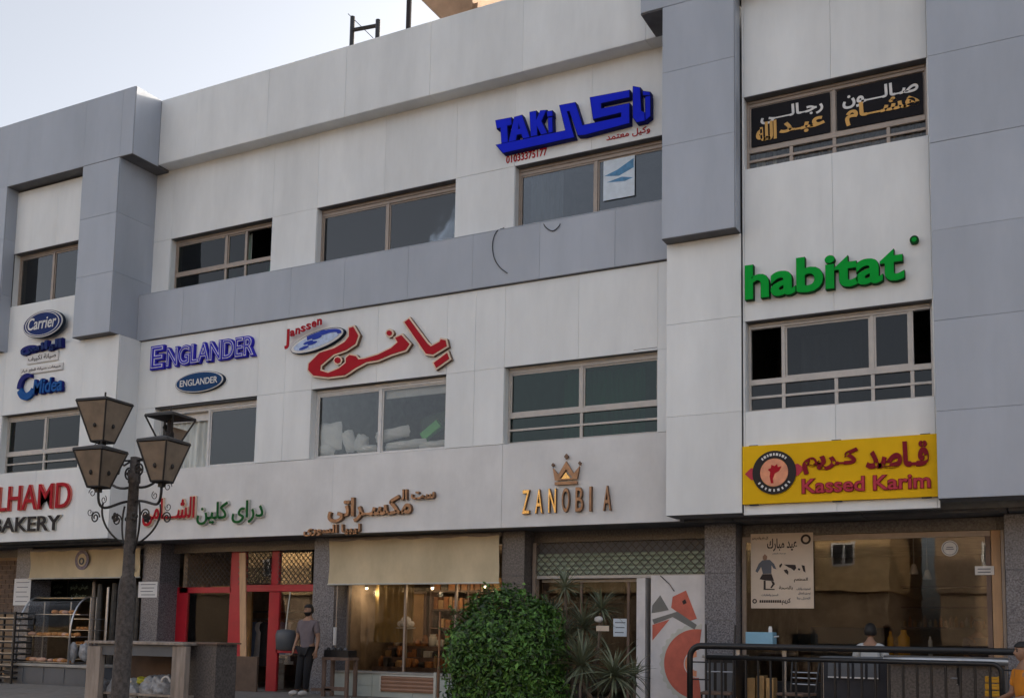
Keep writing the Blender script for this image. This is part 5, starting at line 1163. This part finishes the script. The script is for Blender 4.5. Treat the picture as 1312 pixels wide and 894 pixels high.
def lantern(px0, px1, pt, pb, Y, broken=False, yaw=math.radians(45)):
    x0, zt_ = at(px0, pt, Y); x1, _ = at(px1, pt, Y); zb_ = at((px0 + px1) / 2, pb, Y)[1]; zt_ = at((px0 + px1) / 2, pt, Y)[1]; cx = (x0 + x1) / 2
    # true half diagonal from the silhouette width
    hw = (px1 - px0) / 2 * (R[2][0] * cx + R[2][2] * (Y + D)) / F; hb = hw * .42
    def cn(r_, z, k): t = math.radians(52) + math.pi / 2 * k; return Vector((cx + r_ * math.sin(t), Y - r_ * math.cos(t), z))
    L = MB(); 
    cap = [cn(hw * 1.06, zt_, k) for k in range(4)]; cap2 = [cn(hw * 1.02, zt_ + .03, k) for k in range(4)]; top = Vector((cx, Y, zt_ + .10))
    L.add(cap + cap2 + [top], [(3, 2, 1, 0), (0, 1, 5, 4), (1, 2, 6, 5), (2, 3, 7, 6), (3, 0, 4, 7), (4, 5, 8), (5, 6, 8), (6, 7, 8), (7, 4, 8)])
    L.tube([top, top + Vector((0, 0, .05))], .012, 6)
    la = L.build('lantern', 'iron', SL)
    for k in range(4):
        MB().tube([cn(hw, zt_, k), cn(hb, zb_, k)], .0115, 5).build('rib', 'iron', la)
        a, b_, c_, d_ = cn(hw * .985, zt_ - .01, k), cn(hw * .985, zt_ - .01, (k + 1) % 4), cn(hb * .98, zb_ + .01, (k + 1) % 4), cn(hb * .98, zb_ + .01, k)
        if not broken: MB().add([a, b_, c_, d_], [(0, 1, 2, 3)]).build('pane', 'smoked_pane', la)
        elif k == 1: 
            MB().add([a.lerp(d_, .45), b_.lerp(c_, .1), c_, d_], [(0, 1, 2, 3)]).build('broken_pane', 'smoked_pane', la)
        MB().tube([cn(hb * 1.02, zb_, k), cn(hb * 1.02, zb_, (k + 1) % 4)], .012, 5).build('foot_bar', 'iron', la)
        if not broken:
            m_ = (a + b_ + c_ * 1.6 + d_ * 1.6) / 5.2; nrm = Vector((m_.x - cx, m_.y - Y, 0)).normalized()
            MB().ball(m_ + nrm * .006, (.022, .022, .03), 8, 6).build('boss', 'iron', la)
    if broken:
        MB().lathe(cx, Y, [(.05, zb_ + .02), (.05, zb_ + .12), (.035, zb_ + .15), (.03, zt_ - .02)], 10).build('lamp_holder', 'dark_letter', la); MB().tube([(cx - .03, Y, zb_ + .1), (cx - .12, Y, zb_ + .2), (cx - .06, Y, zt_ - .02)], .008, 5).build('wire', 'black_paint', la)
    MB().box(cx - .03, cx + .03, Y - .03, Y + .03, zb_ - .06, zb_ + .005).build('base', 'iron', la)
    return cx, zb_ - .05
L = [lantern(101, 169, 517, 566, -6.7), lantern(97, 162, 579, 624, -7.35), lantern(178, 243, 568, 617, -7.35), lantern(188, 250, 536, 567, -6.7, True)]
def spiral(c, r, turns, a0, s_=1, n=26): return [Vector((c[0] + s_ * r * (1 - .75 * i / n) * math.cos(a0 + turns * 2 * math.pi * i / n), c[1], c[2] + r * (1 - .75 * i / n) * math.sin(a0 + turns * 2 * math.pi * i / n))) for i in range(n + 1)]
def bez(p, n=12):
    out = []
    for i in range(n + 1):
        t = i / n; a = [(1 - t) ** 3, 3 * t * (1 - t) ** 2, 3 * t * t * (1 - t), t ** 3]; out.append(sum((Vector(q_) * w_ for q_, w_ in zip(p, a)), Vector()))
    return out
for i, ((cx, zb_), Y) in enumerate(zip(L, (-6.7, -7.35, -7.35, -6.7))):
    sg = -1 if i < 2 else 1; low = at(165, 655 if i in (1, 2) else 640, YL)[1]
    arm = MB(); zl = (3.18 if i in (1, 2) else 3.35); px_ = tx(zl)
    arm.tube(bez([(cx, Y, zb_), (cx, Y, zb_ - .35), (cx + (px_ - cx) * .35, (Y + YL) / 2, zl - .02), (px_ + sg * .06, YL, zl)]), .016, 7)
    ao = arm.build('arm', 'iron', SL, smooth=True)
    MB().tube(bez([(px_ + sg * .07, YL, 2.55 + .1 * (i % 2)), (px_ + sg * .25, YL + (Y - YL) * .3, 2.75), (px_ + sg * .36, YL + (Y - YL) * .5, 2.95), (px_ + sg * .30, YL + (Y - YL) * .5, 3.15)]) , .012, 6).build('brace', 'iron', SL, smooth=True)
    for (ox, oz, r_, tr, a0) in ((.10, .07, .06, 1.3, 0), (-.10, -.02, .05, 1.3, 2), (.12, -.16, .05, 1.2, 3)):
        MB().tube(spiral((cx + sg * ox, Y, zb_ - .02 + oz - .06), r_, tr, a0, sg), .005, 5).build('scroll', 'iron', ao, smooth=True)
    MB().tube(spiral((px_ + sg * .42, YL + (Y - YL) * .5, 2.98), .075, 1.6, 0, -sg), .009, 6).build('scroll', 'iron', SL, smooth=True)
    MB().tube(spiral((px_ + sg * .18, YL + (Y - YL) * .3, 3.55), .085, 1.2, -1.2, sg), .011, 6).build('scroll', 'iron', SL, smooth=True)
    MB().tube([(px_ + sg * .05, YL, 3.68), (px_ + sg * .35, (Y + YL) / 2, 3.66), (cx, Y, zb_ - .02)], .013, 6).build('cross_bar', 'iron', SL)
    for k in range(5):
        t = k * 1.257; MB().ball((px_ + sg * (.18 + .035 * math.cos(t)), YL + (Y - YL) * .3, 3.54 + .035 * math.sin(t)), (.024, .012, .024), 8, 5).build('petal', 'iron', SL, smooth=True)
        MB().ball((px_ + sg * (.16 + .035 * math.cos(t)), YL + (Y - YL) * .3, 2.98 + .035 * math.sin(t)), (.028, .012, .028), 8, 5).build('petal', 'iron', SL, smooth=True)

# ------------------------------------------------------------------ clipped bush and spiky plants
def foliage(name, c, rad, n, size, par, seed, m='leaf'):
    rr = random.Random(seed); vs, fs = [], []
    lump = [(rr.uniform(-1, 1), rr.uniform(-1, 1), rr.uniform(-1, 1)) for _ in range(60)]; lump = [Vector(l).normalized() for l in lump]
    amp = [rr.uniform(-.24, .13) for _ in lump]
    for i in range(n):
        d = Vector((rr.gauss(0, 1), rr.gauss(0, 1), rr.gauss(0, 1))).normalized()
        if d.y > .45: continue
        k = .93 + sum(a * math.exp(-((d - l).length / .28) ** 2) for a, l in zip(amp, lump)); dep = rr.random() ** 1.8 * .34
        if rr.random() < .09: dep = -rr.uniform(0, .13)
        k = k - dep; p = Vector((c[0] + d.x * rad[0] * k, c[1] + d.y * rad[1] * k, c[2] + d.z * rad[2] * k))
        nr = (d + Vector((rr.gauss(0, .55), rr.gauss(0, .55), rr.gauss(0.35, .5)))).normalized(); t = nr.cross(Vector((rr.gauss(0, 1), rr.gauss(0, 1), rr.gauss(0, 1)))).normalized(); u = nr.cross(t)
        s_ = size * rr.uniform(.6, 1.3); b0 = len(vs)
        vs += [p - t * s_, p + u * s_ * .42 + nr * s_ * .15, p + t * s_, p - u * s_ * .42 + nr * s_ * .15]; fs += [(b0, b0 + 1, b0 + 2), (b0, b0 + 2, b0 + 3)]
    b = MB(); b.add(vs, fs); return b.build(name, m, par)
bcx, bcz = at(650, 850, -2.0)
S = root('clipped_bush', 'large dense round clipped green bush in front of the shops', 'bush', (bcx, -2, gz))
foliage('leaves', (bcx, -2, 1.36), (1.0, .97, 1.04), 22000, .047, S, 3)
MB().ball((bcx, -2, 1.4), (.5, .48, .54), 24, 16, .05, 3).build('dark_core', 'leaf_dark', S, smooth=True)  # opaque dark ball added inside the leaves to block the view through
MB().tube([(bcx, -2, gz), (bcx + .02, -2, 1.2)], [.07, .05], 8).build('trunk', 'bark', S)
rb = random.Random(31)
for k in range(46):
    d = Vector((rb.gauss(0, 1), rb.gauss(-.5, .6), rb.gauss(.35, .8))).normalized(); p = Vector((bcx + d.x * .93, -2 + d.y * .9, 1.36 + d.z * .97)); q_ = p + (d + Vector((rb.gauss(0, .3), rb.gauss(0, .3), .3))).normalized() * rb.uniform(.10, .22)
    tw_ = MB().tube([p - d * .2, p, q_], .005, 4); b = MB()
    for j in range(7):
        c_ = p.lerp(q_, .25 + j * .12); t_ = Vector((rb.gauss(0, 1), rb.gauss(0, 1), rb.gauss(.3, 1))).normalized() * .05; u_ = t_.cross(d).normalized() * .02; b.add([c_, c_ + t_ * .5 + u_, c_ + t_, c_ + t_ * .5 - u_], [(0, 1, 2), (0, 2, 3)])
    sh_o = tw_.build('shoot', 'bark', S); b.build('shoot_leaves', 'leaf', sh_o)
foliage('upper_leaves', (bcx + .42, -1.95, 1.72), (.52, .5, .5), 5000, .047, S, 5); foliage('upper_leaves', (bcx - .45, -2.05, 1.55), (.5, .5, .5), 4500, .047, S, 6)
foliage('lower_leaves', (bcx + .05, -2, .75), (.98, .95, .6), 9000, .043, S, 8)
tag(MB().box(-9.4, -4.9, -2.9, -1.0, gz + .004, gz + .1).build('planting_bed', 'bark'), 'dark soil bed under the bush and the spiky plants', 'planting bed')
def blade_mesh(L_, w_, droop, seed):
    n = 6; vs = []
    for i in range(n + 1):
        t = i / n; x = L_ * t * (1 - .12 * droop * t); z = -droop * L_ * .42 * t * t; ww = w_ * (1 - t) ** .6 * (.55 + .9 * min(t * 3, 1) * .5) if i < n else 0
        vs += [(x, -ww, z + ww * .5), (x, 0, z), (x, ww, z + ww * .5)]
    fs = [(3 * i + a, 3 * i + 3 + a, 3 * i + 4 + a, 3 * i + 1 + a) for i in range(n) for a in (0, 1)]
    me = bpy.data.meshes.new('leaf'); me.from_pydata(vs, [], fs); me.materials.append(M['yucca_leaf']); return me
BL = [blade_mesh(.42, .016, .5, 0), blade_mesh(.5, .018, 1.0, 1), blade_mesh(.36, .015, .2, 2)]
def spiky(label, heads, base, Y):
    S = root('spiky_plant', label, 'plant', (base[0], Y, gz)); rr = random.Random(int(base[0] * 100))
    for (px, py, nl, sc, dy) in heads:
        x, z = at(px, py, Y + dy); MB().tube(bez([(base[0], Y, gz + .05), (base[0], Y, gz + .5), (x, Y + dy, z - .5), (x, Y + dy, z)]), [.035 - .0012 * i for i in range(13)], 7).build('stem', 'bark', S, smooth=True)
        for k in range(nl):
            az = k * 2.39996; el = math.radians(rr.uniform(-35, 80)); o = bpy.data.objects.new('leaf', BL[rr.randrange(3)]); C.objects.link(o); o.parent = S
            o.matrix_world = Matrix.Translation(Vector((x, Y + dy, z)) - Vector(S.location)) @ Matrix.Rotation(az, 4, 'Z') @ Matrix.Rotation(-el, 4, 'Y') @ Matrix.Rotation(rr.uniform(-.4, .4), 4, 'X') @ Matrix.Diagonal((sc * rr.uniform(.8, 1.15),) * 3 + (1,))
spiky('tall thin spiky plant with a small pale tuft, left of the other tall one', [(724, 752, 60, .95, 0)], at(735, 880, -1.4), -1.4)
spiky('tall thin spiky plant leaning right with its tuft before the glass door', [(771, 781, 64, .92, 0)], at(752, 880, -1.5), -1.5)
spiky('low wide spiky plant with long arching leaves at the foot of the tall ones', [(745, 852, 90, 1.45, 0), (786, 866, 90, 1.35, -.2)], at(765, 900, -1.9), -1.9)
spiky('low dark spiky plant between the bush and the long leaved one', [(722, 815, 80, 1.3, .1), (748, 805, 80, 1.25, .3)], at(726, 900, -1.5), -1.5)
spiky('low spiky plant nearest the white printed panel', [(812, 866, 50, .9, 0)], at(812, 900, -1.2), -1.2)
spiky('small bent spiky plant right behind the bush top', [(706, 790, 56, 1.1, 0)], at(705, 900, -1.0), -1.0)
S = root('plant_tag', 'small cream tag and white bird figure among the spiky plants', 'tag', (at(772, 803, -1.55)[0], -1.55, 1.8))
x0, x1, _, _, z0, z1 = bx(764, 801, 780, 808, -1.6, -1.6); MB().box(x0, x1, -1.6, -1.59, z0, z1).build('card', 'cream_paper', S); x, z = at(767, 793, -1.6); MB().ball((x, -1.6, z), (.07, .04, .045), 12, 8, .1, 2).build('figure', 'sticker_white', S, smooth=True)
MB().tube([(x, -1.59, gz), (x, -1.59, z)], .008, 5).build('stake', 'dark_wood', S)

# ------------------------------------------------------------------ sack stand, side box, stool
YB2 = -2.6
S = root('timber_stand', 'weathered timber stand with a deep top board holding plastic sacks, under the street lamp', 'stand', (at(172, 850, YB2)[0], YB2, gz))
for px0, px1, m_ in ((112, 124, 'weathered_wood'), (221, 234, 'weathered_wood')):
    x0, x1, _, _, z0, z1 = bx(px0, 827, px1, 905, YB2, YB2); MB().box(x0, x1, YB2, YB2 + .12, gz, z1).build('post', m_, S, bevel=.006)
x0, x1, _, _, z0, z1 = bx(109, 820, 236, 826.5, YB2 - .03, YB2); MB().box(x0, x1, YB2 - .04, YB2 + 1.0, z0, z1).build('top_board', 'weathered_wood', S, bevel=.006); TX0, TX1, TZ = x0, x1, z0
a, b_, _, _, z0, z1 = bx(124.5, 828, 220.5, 841, YB2 + .04, YB2); MB().box(a, b_, YB2 + .04, YB2 + .08, z0, TZ - .002).build('rail_board', 'counter_grey', S, bevel=.004)
MB().box(x0 + .05, x1 - .05, YB2 + .8, YB2 + .84, gz, TZ - .003).build('back_board', 'brown_panel', S)
for x in (x0 + .05, x1 - .15): MB().box(x, x + .1, YB2 + .85, YB2 + .95, gz, TZ - .003).build('post', 'weathered_wood', S)
MB().box(x0 + .05, x1 - .05, YB2 + .13, YB2 + .79, .48, .52).build('shelf', 'weathered_wood', S)
for k, (px, py, r_, m_, lb) in enumerate(((130, 888, .23, 'sack', 'leftmost grey plastic sack in the timber stand'), (150, 886, .24, 'sack', 'second grey plastic sack from the left in the timber stand'), (171, 889, .23, 'sack', 'middle grey plastic sack in the timber stand'), (192, 886, .24, 'sack', 'pale plastic sack under the yellow bag in the timber stand'), (210, 880, .21, 'sack', 'rightmost plastic sack in the timber stand'), (183, 872, .15, 'sack_yellow', 'crumpled yellow plastic bag on top of the sacks'))):
    x, z = at(px, py, YB2 + .35); o = MB().ball((x, YB2 + .35 + .05 * (k % 2), z), (r_, r_ * .9, r_ * (1.15 if k < 5 else .5)), 30, 20, .10, k * 3).build('plastic_sack', m_, None, smooth=True); tag(o, lb, 'sack')
    md = o.modifiers.new('sub', 'SUBSURF'); md.levels = md.render_levels = 1
    tx_ = bpy.data.textures.new('crumple', 'VORONOI'); tx_.noise_scale = .09; dm = o.modifiers.new('crumple', 'DISPLACE'); dm.texture = tx_; dm.strength = .05; dm.texture_coords = 'GLOBAL'
for k, px in enumerate((163, 213)):
    x, z = at(px, 868, YB2 + .2); MB().tube(bez([(x - .11, YB2 + .2, z - .06), (x - .08, YB2 + .2, z + .05), (x + .07, YB2 + .2, z + .05), (x + .1, YB2 + .2, z - .07)]), .018, 6).build('sack_handle', 'sticker_white', None, smooth=True)
    tag(C.objects[-1], ['white looped bag handle over the left sacks', 'white looped bag handle over the right sacks'][k], 'handle')
S = root('side_cabinet', 'dark stone faced cabinet joined to the right end of the timber stand', 'cabinet', (at(262, 860, YB2)[0], YB2, gz))
x0, x1, _, _, z0, z1 = bx(237, 822, 291, 905, YB2 + .3, YB2); x1 = at(276, 860, YB2 + .3)[0]
MB().box(x0 + .01, x1, YB2 + .3, YB2 + .8, gz, z1 - .03).build('body', 'granite_brown', S); MB().box(x0, x1 + .05, YB2 + .25, YB2 + .85, z1 - .029, z1).build('top', 'dark_wood', S)
S = root('wooden_stool', 'brown wooden stool stand carrying a black box beside the granite pillar', 'stool', (at(430, 860, .8)[0], .8, gz))
x0, x1, _, _, z0, z1 = bx(412, 841, 446, 846, .8, .8); MB().box(x0, x1, .8, 1.15, z0, z1).build('top', 'dark_wood', S, bevel=.005)
for x in (x0 + .01, x1 - .08):
    for y in (.81, 1.08): MB().box(x, x + .07, y, y + .06, gz, z0 - .001).build('leg', 'dark_wood', S, bevel=.004)
MB().box(x0 + .081, x1 - .081, .82, .86, gz + .12, gz + .2).build('stretcher', 'dark_wood', S); MB().box(x0 - .25, x1 - .4, .82, .86, gz + .1, gz + .16).build('stretcher', 'dark_wood', S)
S = root('black_box', 'black open box of dark round goods on the wooden stool', 'box', ((x0 + x1) / 2, .9, z1)); zt_ = at(430, 829, .82)[1]
MB().box(x0 + .04, x1 - .02, .82, 1.1, z1 + .001, zt_ - .05).build('body', 'black_paint', S)
for k in range(6): MB().ball((x0 + .11 + k * .075, .87 + .06 * (k % 2), zt_ - .04), .042, 10, 7).build('ball', 'counter_grey' if k % 2 else 'black_paint', S, smooth=True)
# ------------------------------------------------------------------ pillows in the first floor window
bx0, bx1 = at(478, 570, .95)[0], -10.5
tag(MB().box(-13.7, -10.6, 1.1, 2.6, 4.9, 5.27).build('mattress', 'linen', None, bevel=.04), 'white mattress lying inside the first floor window with the pillows', 'mattress')
def pillow(px, py, wx, wz, tilt, lab, m_='linen', y=1.2):
    x, z = at(px, py, y); b = MB(); n = 14; vs = []
    for s_ in (1, -1):
        for j in range(n + 1):
            for i in range(n + 1):
                u, v = i / n * 2 - 1, j / n * 2 - 1; e = 1 - .10 * (u * u * v * v) - .0; t = max(0, (1 - u * u) * (1 - v * v)) ** .42
                lx_, lz_ = u * wx * (1 - .07 * v * v), v * wz * (1 - .07 * u * u + .05 * math.sin(5 * u + wx * 9)); vs.append((x + lx_ * math.cos(tilt) - lz_ * math.sin(tilt), y - s_ * .13 * t + .012 * math.sin(9 * u + 7 * v), z + lx_ * math.sin(tilt) + lz_ * math.cos(tilt)))
    N = (n + 1) ** 2
    for s_ in (0, 1):
        for j in range(n):
            for i in range(n):
                q_ = s_ * N + j * (n + 1) + i; f = (q_, q_ + 1, q_ + n + 2, q_ + n + 1); b.f.append(f if s_ == 0 else f[::-1]); b.mi.append(0)
    b.v = vs; tag(b.build('pillow', m_, None, smooth=True), lab, 'pillow')
pillow(420, 560, .38, .30, .05, 'big upright white pillow at the left of the first floor window')
pillow(412, 577, .34, .12, 0, 'flat white pillow under the big upright one', y=1.16)
pillow(448, 565, .13, .24, .3, 'narrow white pillow leaning beside the big upright one'); pillow(463, 568, .14, .19, -.3, 'small white pillow just left of the window mullion'); pillow(472, 575, .2, .08, 0, 'small flat white pillow by the window mullion', y=1.13)
pillow(503, 556, .42, .12, .12, 'long flat white pillow just right of the window mullion'); pillow(520, 570, .5, .09, .05, 'wide rumpled white pillow under the long flat one', y=1.14); pillow(556, 570, .35, .08, .05, 'rumpled white pillow at the right end of the sill', y=1.15)
o = MB(); x, z = at(551, 551, 1.2); o.obox((x, 1.25, z), (.24 * .8, 0, .16 * .8), (0, .06, 0), (-.05, 0, .075)); tag(o.build('green_box', 'green_plastic', None, bevel=.01), 'bright green box tilted at the right of the pillow window', 'box')
o = MB(); x, z = at(556, 543, 1.5); o.obox((x, 1.6, z), (.3, 0, .07), (0, .1, 0), (-.05, 0, .2)); tag(o.build('dark_bundle', 'leaf_dark', None, bevel=.02), 'dark green bundle behind the bright green box', 'bundle')
# ------------------------------------------------------------------ things on the roof
S = root('scaffold_frame', 'black scaffold frame of two posts and a crossbar standing above the parapet', 'frame', (at(468, 50, 2)[0], 2, 12.5))
p1, p2, q1, q2 = A3(452, 22, 2), A3(452, 60, 2), A3(484.5, 26, 2), A3(484, 60, 2)
for a, b_ in ((p1, p2), (q1, q2)): b_.z = 12.5; b_.x = a.x; MB().tube([a, b_], .055, 8).build('post', 'black_paint', S)
MB().tube([A3(452, 39, 2), A3(484, 33, 2)], .045, 8).build('crossbar', 'black_paint', S); MB().tube([A3(446, 18, 1.95), A3(478, 49, 1.95)], .008, 5).build('wire', 'black_paint', S)
a = A3(525, -20, 2.5); tag(MB().tube([(a.x, 2.5, 12.5), (a.x, 2.5, a.z)], .06, 10).build('steel_pole', 'dark_letter', None, smooth=True), 'single dark steel pole rising above the parapet', 'pole')
S = root('water_tower', 'brown concrete tank with a slanting underside above the parapet', 'tank', (at(575, 10, 5)[0], 5, 12.5))
e = [at(527, -12, 5), at(567, 24, 5), at(604, 12, 5), at(606, -14, 5), at(606, -60, 5), at(527, -60, 5)]
MB().prism(e, 5, 8).build('tank_body', 'roof_concrete', S, bevel=.02)
x0 = e[1][0]; x1 = e[2][0]; MB().box(x0 + .1, x1 - .1, 5.6, 7.4, 12.5, e[2][1] - .1).build('tank_base', 'roof_concrete', S); MB().box(x1 - .02, x1 + .12, 5.1, 5.3, 12.5, at(610, 4, 5.1)[1]).build('side_pipe', 'roof_concrete', S)
